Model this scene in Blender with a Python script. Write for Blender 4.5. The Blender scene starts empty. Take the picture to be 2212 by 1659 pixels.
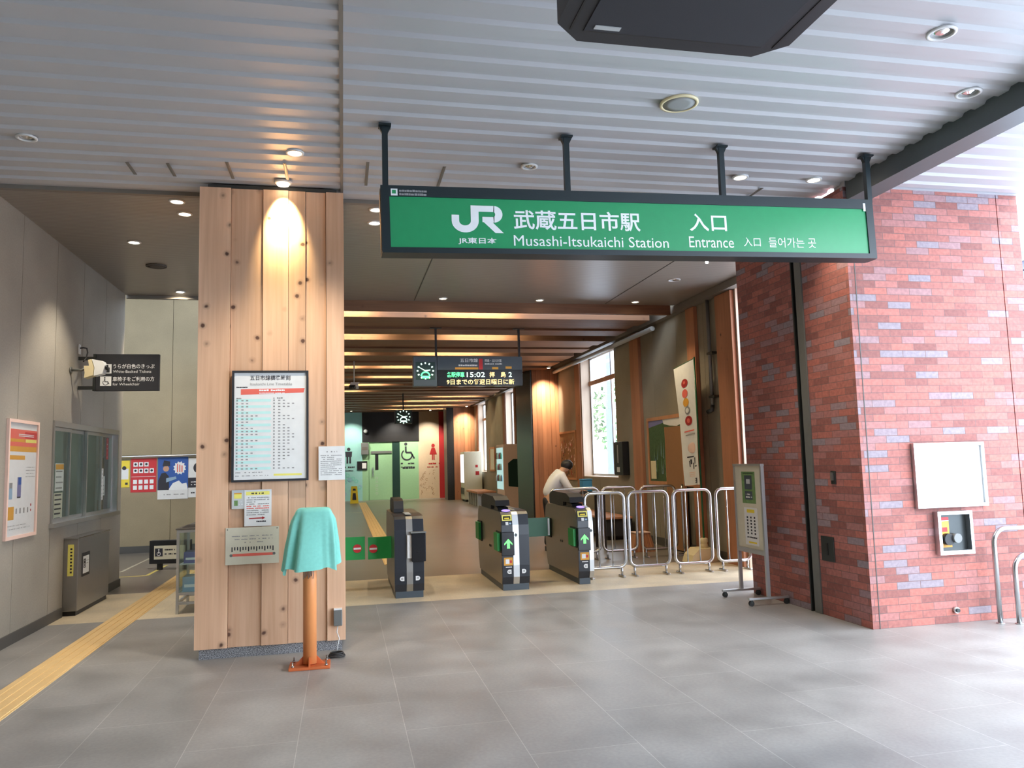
import bpy, bmesh, math, random
from mathutils import Vector, Matrix
random.seed(7)
S = bpy.context.scene
COL = S.collection
PI = math.pi

# ------------------------------------------------------------------ camera
FPX = 1686.0
cam_d = bpy.data.cameras.new('camera')
cam = bpy.data.objects.new('camera', cam_d)
COL.objects.link(cam)
cam_d.sensor_fit = 'HORIZONTAL'
cam_d.sensor_width = 36.0
cam_d.lens = FPX / 2212.0 * 36.0
cam_d.clip_start = 0.05
cam_d.clip_end = 300
YAW, PITCH, ROLL = 0.21456, 0.098754, -0.026824
_f = Vector((math.sin(YAW) * math.cos(PITCH), math.cos(YAW) * math.cos(PITCH), math.sin(PITCH)))
_r = Vector((math.cos(YAW), -math.sin(YAW), 0))
_u = _r.cross(_f)
_r2 = math.cos(ROLL) * _r + math.sin(ROLL) * _u
_u2 = -math.sin(ROLL) * _r + math.cos(ROLL) * _u
mw = Matrix((( _r2.x, _u2.x, -_f.x, 0), (_r2.y, _u2.y, -_f.y, 0), (_r2.z, _u2.z, -_f.z, 1.55), (0, 0, 0, 1)))
cam.matrix_world = mw
S.camera = cam

# ------------------------------------------------------------------ view, world, daylight
S.view_settings.view_transform = 'Standard'
S.view_settings.look = 'None'
S.view_settings.gamma = 1.0
S.view_settings.use_curve_mapping = False
S.view_settings.exposure = 0.6
S.cycles.use_denoising = True
S.cycles.max_bounces = 10
S.cycles.diffuse_bounces = 5
S.cycles.glossy_bounces = 4
S.cycles.transmission_bounces = 6
S.cycles.transparent_max_bounces = 12
S.cycles.sample_clamp_indirect = 6.0
S.cycles.caustics_reflective = False
S.cycles.caustics_refractive = False

W = bpy.data.worlds.new('overcast_sky')
S.world = W
W.use_nodes = True
wn, wl = W.node_tree.nodes, W.node_tree.links
wn.clear()
w_out = wn.new('ShaderNodeOutputWorld')
w_bg = wn.new('ShaderNodeBackground')
w_bg.inputs['Color'].default_value = (0.77, 0.87, 1.0, 1)
w_bg.inputs['Strength'].default_value = 6.6
wl.new(w_bg.outputs[0], w_out.inputs[0])
SPOT_K = 2.0

# ------------------------------------------------------------------ materials
MATS = {}
def new_mat(name):
    m = bpy.data.materials.new(name)
    m.use_nodes = True
    n, l = m.node_tree.nodes, m.node_tree.links
    b = n['Principled BSDF']
    MATS[name] = m
    return m, n, l, b
def ramp(n, stops, interp='LINEAR'):
    r = n.new('ShaderNodeValToRGB')
    e = r.color_ramp.elements
    r.color_ramp.interpolation = interp
    e[0].position, e[0].color = stops[0][0], (*stops[0][1], 1)
    e[1].position, e[1].color = stops[1][0], (*stops[1][1], 1)
    for p, c in stops[2:]:
        k = e.new(p); k.color = (*c, 1)
    return r
def mix(n, l, fac, a, b, mode='MIX'):
    x = n.new('ShaderNodeMix'); x.data_type = 'RGBA'; x.blend_type = mode
    for sock, v in ((x.inputs[0], fac), (x.inputs[6], a), (x.inputs[7], b)):
        if hasattr(v, 'links') or hasattr(v, 'is_linked'):
            l.new(v, sock)
        elif isinstance(v, (int, float)):
            sock.default_value = v
        else:
            sock.default_value = (*v, 1)
    return x.outputs[2]
def uvmap(n, l, scale=(1, 1, 1), rot=0.0, loc=(0, 0, 0)):
    t = n.new('ShaderNodeTexCoord'); mp = n.new('ShaderNodeMapping')
    mp.inputs['Scale'].default_value = scale
    mp.inputs['Rotation'].default_value = (0, 0, rot)
    mp.inputs['Location'].default_value = loc
    l.new(t.outputs['UV'], mp.inputs[0])
    return mp.outputs[0]
def noise(n, l, vec, scale, detail=3.0):
    t = n.new('ShaderNodeTexNoise'); t.inputs['Scale'].default_value = scale; t.inputs['Detail'].default_value = detail
    if vec: l.new(vec, t.inputs['Vector'])
    return t.outputs[0]
def bump(n, l, b, h, strength, dist=0.01):
    k = n.new('ShaderNodeBump'); k.inputs['Strength'].default_value = strength; k.inputs['Distance'].default_value = dist
    l.new(h, k.inputs['Height']); l.new(k.outputs[0], b.inputs['Normal'])
def srgb(*c):
    return tuple((v / 255 / 12.92) if v <= 10 else ((v / 255 + 0.055) / 1.055) ** 2.4 for v in c)
def plain(name, col, rough=0.5, metal=0.0, var=0.06, scale=14.0, spec=None):
    m, n, l, b = new_mat(name)
    uv = uvmap(n, l)
    f = noise(n, l, uv, scale)
    c = mix(n, l, f, tuple(v * (1 - var) for v in col), tuple(min(1, v * (1 + var)) for v in col))
    l.new(c, b.inputs['Base Color'])
    b.inputs['Roughness'].default_value = rough
    b.inputs['Metallic'].default_value = metal
    if spec is not None: b.inputs['Specular IOR Level'].default_value = spec
    return m
def glow(name, col, strength):
    m, n, l, b = new_mat(name)
    b.inputs['Base Color'].default_value = (*col, 1)
    b.inputs['Emission Color'].default_value = (*col, 1)
    b.inputs['Emission Strength'].default_value = strength
    b.inputs['Roughness'].default_value = 0.4
    return m
def glass(name, col=(0.98, 0.985, 0.985), mixv=0.12, rough=0.02):
    m, n, l, b = new_mat(name)
    n.remove(b)
    tr = n.new('ShaderNodeBsdfTransparent'); tr.inputs[0].default_value = (*col, 1)
    gl = n.new('ShaderNodeBsdfGlossy'); gl.inputs['Roughness'].default_value = rough
    fr = n.new('ShaderNodeFresnel'); ge = n.new('ShaderNodeNewGeometry'); io = n.new('ShaderNodeMapRange')
    io.inputs['To Min'].default_value = 1.45; io.inputs['To Max'].default_value = 1 / 1.45
    l.new(ge.outputs['Backfacing'], io.inputs['Value']); l.new(io.outputs[0], fr.inputs[0])
    mx = n.new('ShaderNodeMixShader')
    l.new(fr.outputs[0], mx.inputs[0]); l.new(tr.outputs[0], mx.inputs[1]); l.new(gl.outputs[0], mx.inputs[2])
    l.new(mx.outputs[0], n['Material Output'].inputs[0])
    return m
def wood(name, light, dark, knots=True, grain=26.0, rough=0.6, spread=0.25, knot=(0.10, 0.045, 0.028), density=0.36, horizontal=False):
    m, n, l, b = new_mat(name)
    at = n.new('ShaderNodeAttribute'); at.attribute_name = 'rnd'
    t = n.new('ShaderNodeTexCoord')
    off = n.new('ShaderNodeVectorMath'); off.operation = 'MULTIPLY_ADD'
    cmb = n.new('ShaderNodeCombineXYZ')
    for i in range(3): l.new(at.outputs['Fac'], cmb.inputs[i])
    l.new(cmb.outputs[0], off.inputs[0]); off.inputs[1].default_value = (37.3, 91.7, 11.1); l.new(t.outputs['UV'], off.inputs[2])
    mp = n.new('ShaderNodeMapping')
    mp.inputs['Rotation'].default_value = (0, 0, PI / 2 if horizontal else 0)
    l.new(off.outputs[0], mp.inputs[0])
    st = n.new('ShaderNodeMapping'); st.inputs['Scale'].default_value = (grain, 0.9, 1); l.new(mp.outputs[0], st.inputs[0])
    g = noise(n, l, st.outputs[0], 1.6, 4)
    base = mix(n, l, g, light, dark)
    st2 = n.new('ShaderNodeMapping'); st2.inputs['Scale'].default_value = (4.0, 0.5, 1); l.new(mp.outputs[0], st2.inputs[0])
    g2 = noise(n, l, st2.outputs[0], 1.0, 2)
    r2 = ramp(n, [(0.35, (0.86, 0.84, 0.82)), (0.65, (1.08, 1.08, 1.08))]); l.new(g2, r2.inputs[0])
    base = mix(n, l, 1.0, base, r2.outputs[0], 'MULTIPLY')
    v = n.new('ShaderNodeMath'); v.operation = 'MULTIPLY_ADD'
    l.new(at.outputs['Fac'], v.inputs[0]); v.inputs[1].default_value = spread; v.inputs[2].default_value = 1 - spread / 2
    cv = n.new('ShaderNodeCombineXYZ')
    for i in range(3): l.new(v.outputs[0], cv.inputs[i])
    base = mix(n, l, 1.0, base, cv.outputs[0], 'MULTIPLY')
    if knots:
        wv = noise(n, l, mp.outputs[0], 18.0, 2)
        dm = n.new('ShaderNodeVectorMath'); dm.operation = 'MULTIPLY_ADD'
        cw = n.new('ShaderNodeCombineXYZ')
        for i in range(3): l.new(wv, cw.inputs[i])
        l.new(cw.outputs[0], dm.inputs[0]); dm.inputs[1].default_value = (0.022, 0.022, 0); l.new(mp.outputs[0], dm.inputs[2])
        vo = n.new('ShaderNodeTexVoronoi'); vo.inputs['Scale'].default_value = 6.0; vo.inputs['Randomness'].default_value = 0.9
        l.new(dm.outputs[0], vo.inputs['Vector'])
        sep = n.new('ShaderNodeSeparateColor'); l.new(vo.outputs['Color'], sep.inputs[0])
        gt = n.new('ShaderNodeMath'); gt.operation = 'LESS_THAN'; l.new(sep.outputs[0], gt.inputs[0]); gt.inputs[1].default_value = density
        kr = ramp(n, [(0.0, (1, 1, 1)), (0.075, (1, 1, 1)), (0.13, (0.25, 0.25, 0.25)), (0.24, (0, 0, 0))]); l.new(vo.outputs['Distance'], kr.inputs[0])
        km = n.new('ShaderNodeMath'); km.operation = 'MULTIPLY'; l.new(kr.outputs[0], km.inputs[0]); l.new(gt.outputs[0], km.inputs[1])
        base = mix(n, l, km.outputs[0], base, knot)
    l.new(base, b.inputs['Base Color'])
    b.inputs['Roughness'].default_value = rough
    bump(n, l, b, g, 0.12, 0.004)
    return m
def brick(name, cols, mortar, bw=0.24, bh=0.065):
    m, n, l, b = new_mat(name)
    uv = uvmap(n, l)
    t = n.new('ShaderNodeTexBrick')
    l.new(uv, t.inputs['Vector'])
    t.inputs['Scale'].default_value = 1.0
    t.inputs['Brick Width'].default_value = bw
    t.inputs['Row Height'].default_value = bh
    t.inputs['Mortar Size'].default_value = 0.0028
    t.inputs['Mortar Smooth'].default_value = 0.15
    t.inputs['Bias'].default_value = 0.0
    t.inputs['Color1'].default_value = (0, 0, 0, 1); t.inputs['Color2'].default_value = (1, 1, 1, 1)
    r = ramp(n, [(0.0, cols[0]), (0.3, cols[1]), (0.55, cols[2]), (0.78, cols[3]), (0.93, cols[4])])
    l.new(t.outputs['Color'], r.inputs[0])
    f = noise(n, l, uv, 30.0, 5)
    rr = ramp(n, [(0.3, (0.8, 0.8, 0.82)), (0.7, (1.12, 1.1, 1.08))]); l.new(f, rr.inputs[0])
    c = mix(n, l, 1.0, r.outputs[0], rr.outputs[0], 'MULTIPLY')
    c = mix(n, l, t.outputs['Fac'], c, mortar)
    l.new(c, b.inputs['Base Color'])
    b.inputs['Roughness'].default_value = 0.75
    inv = n.new('ShaderNodeMath'); inv.operation = 'SUBTRACT'; inv.inputs[0].default_value = 1.0; l.new(t.outputs['Fac'], inv.inputs[1])
    ad = n.new('ShaderNodeMath'); ad.operation = 'MULTIPLY_ADD'; l.new(f, ad.inputs[0]); ad.inputs[1].default_value = 0.35; l.new(inv.outputs[0], ad.inputs[2])
    ad2 = n.new('ShaderNodeMath'); ad2.operation = 'MULTIPLY_ADD'; l.new(t.outputs['Color'], ad2.inputs[0]); ad2.inputs[1].default_value = 0.6; l.new(ad.outputs[0], ad2.inputs[2])
    bump(n, l, b, ad2.outputs[0], 0.6, 0.006)
    return m
def tiles(name, c1, c2, grout, bw, bh, rough, loc=(0, 0, 0)):
    m, n, l, b = new_mat(name)
    uv = uvmap(n, l, rot=PI / 2, loc=loc)
    t = n.new('ShaderNodeTexBrick'); l.new(uv, t.inputs['Vector'])
    t.inputs['Scale'].default_value = 1.0
    t.inputs['Brick Width'].default_value = bw; t.inputs['Row Height'].default_value = bh
    t.inputs['Mortar Size'].default_value = 0.0022; t.inputs['Mortar Smooth'].default_value = 0.3
    t.inputs['Color1'].default_value = (*c1, 1); t.inputs['Color2'].default_value = (*c2, 1); t.inputs['Mortar'].default_value = (*grout, 1)
    f = noise(n, l, uv, 2.2, 6); r = ramp(n, [(0.3, (0.82, 0.82, 0.82)), (0.7, (1.14, 1.14, 1.14))]); l.new(f, r.inputs[0])
    c = mix(n, l, 1.0, t.outputs['Color'], r.outputs[0], 'MULTIPLY')
    f2 = noise(n, l, uv, 45.0, 4); r2 = ramp(n, [(0.35, (0.93, 0.93, 0.93)), (0.72, (1.06, 1.06, 1.06))]); l.new(f2, r2.inputs[0])
    c = mix(n, l, 1.0, c, r2.outputs[0], 'MULTIPLY')
    l.new(c, b.inputs['Base Color'])
    rr = ramp(n, [(0.3, (rough - 0.06,) * 3), (0.7, (rough + 0.08,) * 3)]); l.new(f, rr.inputs[0]); l.new(rr.outputs[0], b.inputs['Roughness'])
    bump(n, l, b, t.outputs['Fac'], -0.25, 0.003)
    return m
def ribbed(name, col, pitch, rough=0.35, metal=0.0, depth=0.25, axis=1):
    m, n, l, b = new_mat(name)
    uv = uvmap(n, l)
    wv = n.new('ShaderNodeTexWave'); wv.bands_direction = 'Y' if axis else 'X'
    wv.inputs['Scale'].default_value = 0.31416 / pitch
    l.new(uv, wv.inputs['Vector'])
    r = ramp(n, [(0.0, tuple(v * 0.75 for v in col)), (0.25, col)]); l.new(wv.outputs['Fac'], r.inputs[0])
    l.new(r.outputs[0], b.inputs['Base Color'])
    b.inputs['Roughness'].default_value = rough; b.inputs['Metallic'].default_value = metal
    bump(n, l, b, wv.outputs['Fac'], depth, 0.004)
    return m
def granite(name):
    m, n, l, b = new_mat(name)
    uv = uvmap(n, l)
    f = noise(n, l, uv, 160.0, 3); r = ramp(n, [(0.42, (0.06, 0.06, 0.065)), (0.5, (0.22, 0.22, 0.23)), (0.6, (0.45, 0.45, 0.46))]); l.new(f, r.inputs[0])
    l.new(r.outputs[0], b.inputs['Base Color']); b.inputs['Roughness'].default_value = 0.5
    return m
def concrete(name, col, rough=0.7, var=0.14):
    m, n, l, b = new_mat(name)
    uv = uvmap(n, l)
    f = noise(n, l, uv, 1.3, 6); r = ramp(n, [(0.25, tuple(v * (1 - var) for v in col)), (0.75, tuple(v * (1 + var) for v in col))]); l.new(f, r.inputs[0])
    f2 = noise(n, l, uv, 60.0, 3); r2 = ramp(n, [(0.3, (0.94,) * 3), (0.7, (1.05,) * 3)]); l.new(f2, r2.inputs[0])
    l.new(mix(n, l, 1.0, r.outputs[0], r2.outputs[0], 'MULTIPLY'), b.inputs['Base Color'])
    b.inputs['Roughness'].default_value = rough
    return m

# colours are the things' own colours
plain('white_paper', (0.80, 0.81, 0.80), 0.6)
plain('white_gloss', (0.80, 0.82, 0.82), 0.3)
plain('white_print', (0.88, 0.90, 0.90), 0.4)
plain('cream', srgb(228, 214, 172), 0.5)
plain('beige_paper', srgb(214, 210, 190), 0.5)
plain('grey_print', srgb(150, 150, 150), 0.6)
plain('pale_grey', srgb(200, 204, 204), 0.5)
plain('dark_print', srgb(45, 45, 55), 0.6)
plain('black', (0.012, 0.012, 0.014), 0.45)
plain('black_gloss', (0.012, 0.013, 0.016), 0.18)
plain('charcoal', (0.028, 0.030, 0.036), 0.5)
plain('charcoal_mesh', (0.035, 0.036, 0.042), 0.8, var=0.3, scale=300)
plain('bluish_black', (0.020, 0.024, 0.033), 0.32)
plain('slate', (0.055, 0.075, 0.095), 0.4)
plain('sign_frame', (0.014, 0.024, 0.028), 0.4)
plain('sign_green', srgb(44, 150, 96), 0.30)
plain('green', srgb(40, 160, 80), 0.45)
plain('dark_green', srgb(14, 92, 52), 0.4)
plain('teal_cloth', srgb(128, 205, 190), 0.75, var=0.1, scale=40)
plain('teal_wall', srgb(150, 205, 200), 0.6)
plain('pale_green', srgb(150, 196, 152), 0.6)
plain('green_post', srgb(28, 58, 52), 0.4)
plain('beige_wall', srgb(206, 184, 156), 0.6)
plain('red', srgb(205, 45, 50), 0.5)
plain('deep_red', srgb(170, 40, 42), 0.5)
plain('salmon', srgb(232, 110, 96), 0.55)
plain('orange', srgb(232, 152, 92), 0.4)
plain('orange_edge', srgb(205, 105, 55), 0.5)
plain('yellow', srgb(240, 215, 60), 0.5)
plain('pale_yellow', srgb(240, 232, 120), 0.5)
plain('amber', srgb(225, 165, 60), 0.5)
plain('aqua', srgb(196, 238, 234), 0.6)
plain('blue', srgb(48, 92, 170), 0.5)
plain('sky_blue', srgb(60, 140, 185), 0.5)
plain('pale_blue', srgb(150, 180, 205), 0.4)
plain('lavender', srgb(120, 120, 165), 0.5)
plain('leaf', srgb(66, 92, 58), 0.7, var=0.5, scale=30)
plain('leaf_light', srgb(110, 145, 90), 0.7, var=0.4, scale=30)
plain('skin', srgb(205, 160, 130), 0.5)
plain('hair', (0.012, 0.011, 0.013), 0.5)
plain('shirt', (0.78, 0.79, 0.82), 0.8)
plain('trousers', (0.02, 0.02, 0.025), 0.8)
plain('steel', (0.52, 0.53, 0.54), 0.24, 1.0, 0.05)
plain('brushed_steel', (0.40, 0.39, 0.37), 0.38, 1.0, 0.05)
plain('bronze_steel', (0.36, 0.33, 0.30), 0.30, 1.0, 0.05)
plain('aluminium', (0.62, 0.63, 0.63), 0.35, 1.0, 0.03)
plain('grey_metal', srgb(120, 122, 120), 0.45, 0.3)
plain('dark_steel', srgb(70, 74, 74), 0.35, 0.7)
plain('beam_steel', srgb(88, 96, 98), 0.4, 0.1)
plain('black_steel', (0.02, 0.02, 0.02), 0.35, var=0.8, scale=30)
plain('cable', (0.02, 0.02, 0.02), 0.5)
plain('lamp_trim', (0.72, 0.72, 0.70), 0.4)
plain('lamp_reflector', (0.75, 0.75, 0.75), 0.15, 1.0)
plain('speaker_cloth', srgb(150, 152, 150), 0.8, var=0.15, scale=400)
plain('speaker_dark', srgb(95, 90, 85), 0.8)
plain('soffit_trim', srgb(128, 122, 114), 0.55)
plain('baseboard', srgb(78, 76, 72), 0.5)
plain('office_wall', srgb(120, 128, 118), 0.7)
plain('pink_board', srgb(238, 205, 190), 0.5)
plain('brown_board', srgb(150, 108, 72), 0.6)
plain('tactile', srgb(226, 192, 134), 0.6, var=0.12, scale=6)
plain('line_paint', srgb(190, 185, 165), 0.6)
plain('line_yellow', srgb(220, 205, 120), 0.6)
plain('rubber', (0.02, 0.02, 0.02), 0.7)
plain('ceiling_panel', srgb(186, 186, 188), 0.30, 0.0, 0.04, 3.0)
plain('outer_soffit', srgb(184, 184, 188), 0.4, 0.0, 0.04, 3.0)
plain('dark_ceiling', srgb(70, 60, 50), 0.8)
plain('louver_grey', srgb(120, 128, 150), 0.5)
ribbed('inner_ceiling', srgb(150, 143, 134), 0.045, 0.32, 0.0, 0.35)
concrete('wall_concrete', srgb(158, 152, 140))
concrete('bay_wall', srgb(156, 142, 114))
concrete('panel_wall', srgb(140, 132, 116))
concrete('outside_ground', srgb(205, 208, 215), 0.8)
tiles('floor_tile', srgb(146, 144, 141), srgb(153, 151, 148), srgb(184, 182, 178), 1.15, 0.6105, 0.40, loc=(0.18, 0.26 + 0.6105 * 0, 0))
tiles('beige_tile', srgb(205, 190, 162), srgb(212, 196, 168), srgb(190, 172, 146), 1.0, 0.98, 0.45)
concrete('hall_floor', srgb(124, 118, 110), 0.34, 0.08)
brick('brick', [srgb(140, 88, 82), srgb(164, 104, 96), srgb(182, 110, 98), srgb(172, 118, 114), srgb(148, 136, 144)], srgb(118, 92, 90))
wood('cedar', srgb(236, 198, 166), srgb(206, 160, 126), spread=0.34, density=0.42)
wood('cedar_plain', srgb(232, 180, 132), srgb(200, 142, 98), density=0.2)
wood('cedar_red', srgb(190, 134, 100), srgb(150, 98, 70), density=0.12, spread=0.4)
wood('beam_wood', srgb(146, 106, 78), srgb(108, 75, 53), horizontal=True, density=0.35)
wood('frame_wood', srgb(205, 150, 110), srgb(180, 122, 84), knots=False)
wood('pale_wood', srgb(224, 204, 184), srgb(204, 180, 158), knots=False)
granite('granite')
glass('clear_glass')
glass('tinted_glass', (0.90, 0.96, 0.95))
glow('lamp_warm', (1.0, 0.86, 0.62), 9.0)
glow('lamp_white', (1.0, 0.95, 0.86), 9.0)
glow('tube', (1.0, 0.83, 0.52), 120.0)
glow('led_green', (0.12, 1.0, 0.35), 1.0)
glow('led_amber', (1.0, 0.72, 0.28), 1.0)
glow('led_white', (0.75, 1.0, 0.9), 0.8)
glow('arrow_green', (0.15, 0.9, 0.18), 0.9)
glow('reader_violet', (0.36, 0.25, 0.95), 0.8)
glow('vending_lit', (0.86, 0.86, 0.92), 0.8)
glow('vending_teal', (0.45, 0.72, 0.74), 0.5)
glow('office_fill_glow', (0.95, 1.0, 0.95), 9.0)  # glow of the fill lamp added inside the office

# ------------------------------------------------------------------ mesh builder
class MB:
    def __init__(s, off=(0, 0, 0)):
        s.bm = bmesh.new()
        s.rl = s.bm.faces.layers.float.new('rnd')
        s.mats = []; s.mi = 0; s.tint = 0.5; s.off = Vector(off)
    def m(s, name):
        if name not in s.mats: s.mats.append(name)
        s.mi = s.mats.index(name); return s
    def _face(s, vs, smooth=False):
        try: f = s.bm.faces.new(vs)
        except ValueError: return None
        f.material_index = s.mi; f[s.rl] = s.tint; f.smooth = smooth
        return f
    def _v(s, p): return s.bm.verts.new(Vector(p) + s.off)
    def box(s, x0, x1, y0, y1, z0, z1, bev=0.0):
        v = [s._v(p) for p in ((x0, y0, z0), (x1, y0, z0), (x1, y1, z0), (x0, y1, z0), (x0, y0, z1), (x1, y0, z1), (x1, y1, z1), (x0, y1, z1))]
        fs = [s._face([v[i] for i in q]) for q in ((0, 3, 2, 1), (4, 5, 6, 7), (0, 1, 5, 4), (1, 2, 6, 5), (2, 3, 7, 6), (3, 0, 4, 7))]
        if bev > 0:
            es = list({e for f in fs for e in f.edges})
            r = bmesh.ops.bevel(s.bm, geom=es, offset=bev, segments=2, profile=0.5, affect='EDGES', clamp_overlap=True)
            for f in r['faces']: f.material_index = s.mi; f[s.rl] = s.tint
        return s
    def prism(s, poly, axis, a, b, smooth=False):
        """poly: 2D points; axis 'x' -> (y,z), 'y' -> (x,z), 'z' -> (x,y); extruded from a to b."""
        def P(p, t):
            return {'x': (t, p[0], p[1]), 'y': (p[0], t, p[1]), 'z': (p[0], p[1], t)}[axis]
        A = [s._v(P(p, a)) for p in poly]; B = [s._v(P(p, b)) for p in poly]
        n = len(poly)
        s._face(A[::-1]); s._face(B)
        for i in range(n): s._face([A[i], A[(i + 1) % n], B[(i + 1) % n], B[i]], smooth)
        return s
    def flat(s, poly, y):
        s._face([s._v((p[0], y, p[1])) for p in poly]); return s
    def rect(s, x0, x1, z0, z1, y):
        return s.flat([(x0, z0), (x1, z0), (x1, z1), (x0, z1)], y)
    def disc(s, cx, cz, r, y, n=24, rz=None):
        rz = rz or r
        return s.flat([(cx + r * math.cos(2 * PI * i / n), cz + rz * math.sin(2 * PI * i / n)) for i in range(n)], y)
    def ring(s, cx, cz, r0, r1, y, n=24, a0=0, a1=2 * PI):
        for i in range(n):
            t, u = a0 + (a1 - a0) * i / n, a0 + (a1 - a0) * (i + 1) / n
            s.flat([(cx + r0 * math.cos(t), cz + r0 * math.sin(t)), (cx + r1 * math.cos(t), cz + r1 * math.sin(t)), (cx + r1 * math.cos(u), cz + r1 * math.sin(u)), (cx + r0 * math.cos(u), cz + r0 * math.sin(u))], y)
        return s
    def tube(s, pts, r, n=10, caps=True, r1=None):
        pts = [Vector(p) for p in pts]; rings = []
        up = None
        for i, p in enumerate(pts):
            d = (pts[min(i + 1, len(pts) - 1)] - pts[max(i - 1, 0)]).normalized()
            if up is None:
                up = Vector((0, 0, 1)) if abs(d.z) < 0.9 else Vector((1, 0, 0))
            a = d.cross(up).normalized(); up = a.cross(d).normalized()
            rr = r if r1 is None else r + (r1 - r) * i / (len(pts) - 1)
            rings.append([s._v(p + rr * (math.cos(2 * PI * k / n) * a + math.sin(2 * PI * k / n) * up)) for k in range(n)])
        for A, B in zip(rings, rings[1:]):
            for k in range(n): s._face([A[k], A[(k + 1) % n], B[(k + 1) % n], B[k]], True)
        if caps: s._face(rings[0][::-1]); s._face(rings[-1])
        return s
    def lathe(s, prof, cx, cy, n=24):
        rings = [[s._v((cx + r * math.cos(2 * PI * k / n), cy + r * math.sin(2 * PI * k / n), z)) for k in range(n)] for r, z in prof]
        for A, B in zip(rings, rings[1:]):
            for k in range(n): s._face([A[k], A[(k + 1) % n], B[(k + 1) % n], B[k]], True)
        s._face(rings[0][::-1]); s._face(rings[-1])
        return s
    def ball(s, c, r, n=16, sz=(1, 1, 1)):
        h = n // 2
        rows = []
        for i in range(h + 1):
            t = PI * i / h
            rr, z = math.sin(t), math.cos(t)
            rows.append([s._v((c[0] + sz[0] * r * max(rr, 1e-3) * math.cos(2 * PI * k / n), c[1] + sz[1] * r * max(rr, 1e-3) * math.sin(2 * PI * k / n), c[2] + sz[2] * r * z)) for k in range(n)])
        for A, B in zip(rows, rows[1:]):
            for k in range(n): s._face([A[k], B[k], B[(k + 1) % n], A[(k + 1) % n]], True)
        s._face(rows[0]); s._face(rows[-1][::-1])
        return s
    def text(s, txt, x0, x1, z0, z1, y, bold=0.0):
        cu = bpy.data.curves.new('t', 'FONT'); cu.body = txt; cu.size = 1.0; cu.resolution_u = 3; cu.offset = bold
        ob = bpy.data.objects.new('t', cu); COL.objects.link(ob)
        dg = bpy.context.evaluated_depsgraph_get(); dg.update()
        ev = ob.evaluated_get(dg); me = ev.to_mesh()
        xs = [v.co.x for v in me.vertices]; ys = [v.co.y for v in me.vertices]
        if xs:
            ax, bx, ay, by = min(xs), max(xs), min(ys), max(ys)
            sx = (x1 - x0) / max(bx - ax, 1e-6); sz = (z1 - z0) / max(by - ay, 1e-6)
            vs = [s._v((x0 + (v.co.x - ax) * sx, y, z0 + (v.co.y - ay) * sz)) for v in me.vertices]
            for p in me.polygons: s._face([vs[i] for i in p.vertices])
        ev.to_mesh_clear()
        bpy.data.objects.remove(ob); bpy.data.curves.remove(cu)
        return s
    def dashes(s, x0, x1, z, h, y, seed=0, gap=0.25, unit=None):
        """a line of illegible small print: short bars"""
        rg = random.Random(seed * 31 + int(z * 1000)); x = x0; unit = unit or h * 1.1
        while x < x1 - unit * 0.4:
            w = min(unit * rg.uniform(0.6, 1.5), x1 - x)
            if rg.random() > gap: s.rect(x, x + w * 0.85, z, z + h * rg.uniform(0.75, 1.0), y)
            x += w
        return s
    def mesh(s, name):
        uv = s.bm.loops.layers.uv.new('UVMap')
        s.bm.normal_update()
        for f in s.bm.faces:
            n = f.normal; a = max(range(3), key=lambda i: abs(n[i]))
            i, j = ((1, 2), (0, 2), (0, 1))[a]
            for lp in f.loops: lp[uv].uv = (lp.vert.co[i], lp.vert.co[j])
        me = bpy.data.meshes.new(name)
        s.bm.to_mesh(me); s.bm.free()
        for k in s.mats: me.materials.append(MATS[k])
        return me
    def build(s, name, parent=None):
        o = bpy.data.objects.new(name, s.mesh(name)); COL.objects.link(o)
        if parent is not None: o.parent = parent
        return o
def tag(o, label, cat, group=None, kind=None):
    o['label'] = label; o['category'] = cat
    if group: o['group'] = group
    if kind: o['kind'] = kind
    return o
def thing(name, label, cat, loc=(0, 0, 0), rz=0.0, group=None, kind=None):
    o = bpy.data.objects.new(name, None); COL.objects.link(o)
    o.empty_display_size = 0.1
    o.location = loc; o.rotation_euler = (0, 0, rz)
    return tag(o, label, cat, group, kind)
def struct(name, mb, label=None):
    o = mb.build(name); o['kind'] = 'structure'
    if label: o['label'] = label
    return o
def copy_tree(o, parent=None):
    c = o.copy(); COL.objects.link(c)
    if parent is not None: c.parent = parent
    for ch in list(o.children): copy_tree(ch, c)
    return c
def lamp(kind, name, loc, energy, col, parent=None, target=None, size=60, blend=0.6, radius=0.04, sx=0.5, sy=None):
    d = bpy.data.lights.new(name, kind); d.energy = energy; d.color = col
    if kind == 'SPOT': d.spot_size = math.radians(size); d.spot_blend = blend; d.shadow_soft_size = radius
    elif kind == 'AREA':
        d.size = sx
        if sy: d.shape = 'RECTANGLE'; d.size_y = sy
    else: d.shadow_soft_size = radius
    o = bpy.data.objects.new(name, d); COL.objects.link(o)
    if parent is not None: o.parent = parent
    o.location = loc
    if target is not None:
        o.rotation_euler = (Vector(target) - Vector(loc)).to_track_quat('-Z', 'Y').to_euler()
    return o
def arc(cx, cz, r, a0, a1, n=6):
    return [(cx + r * math.cos(math.radians(a0 + (a1 - a0) * i / n)), cz + r * math.sin(math.radians(a0 + (a1 - a0) * i / n))) for i in range(n + 1)]

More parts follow.
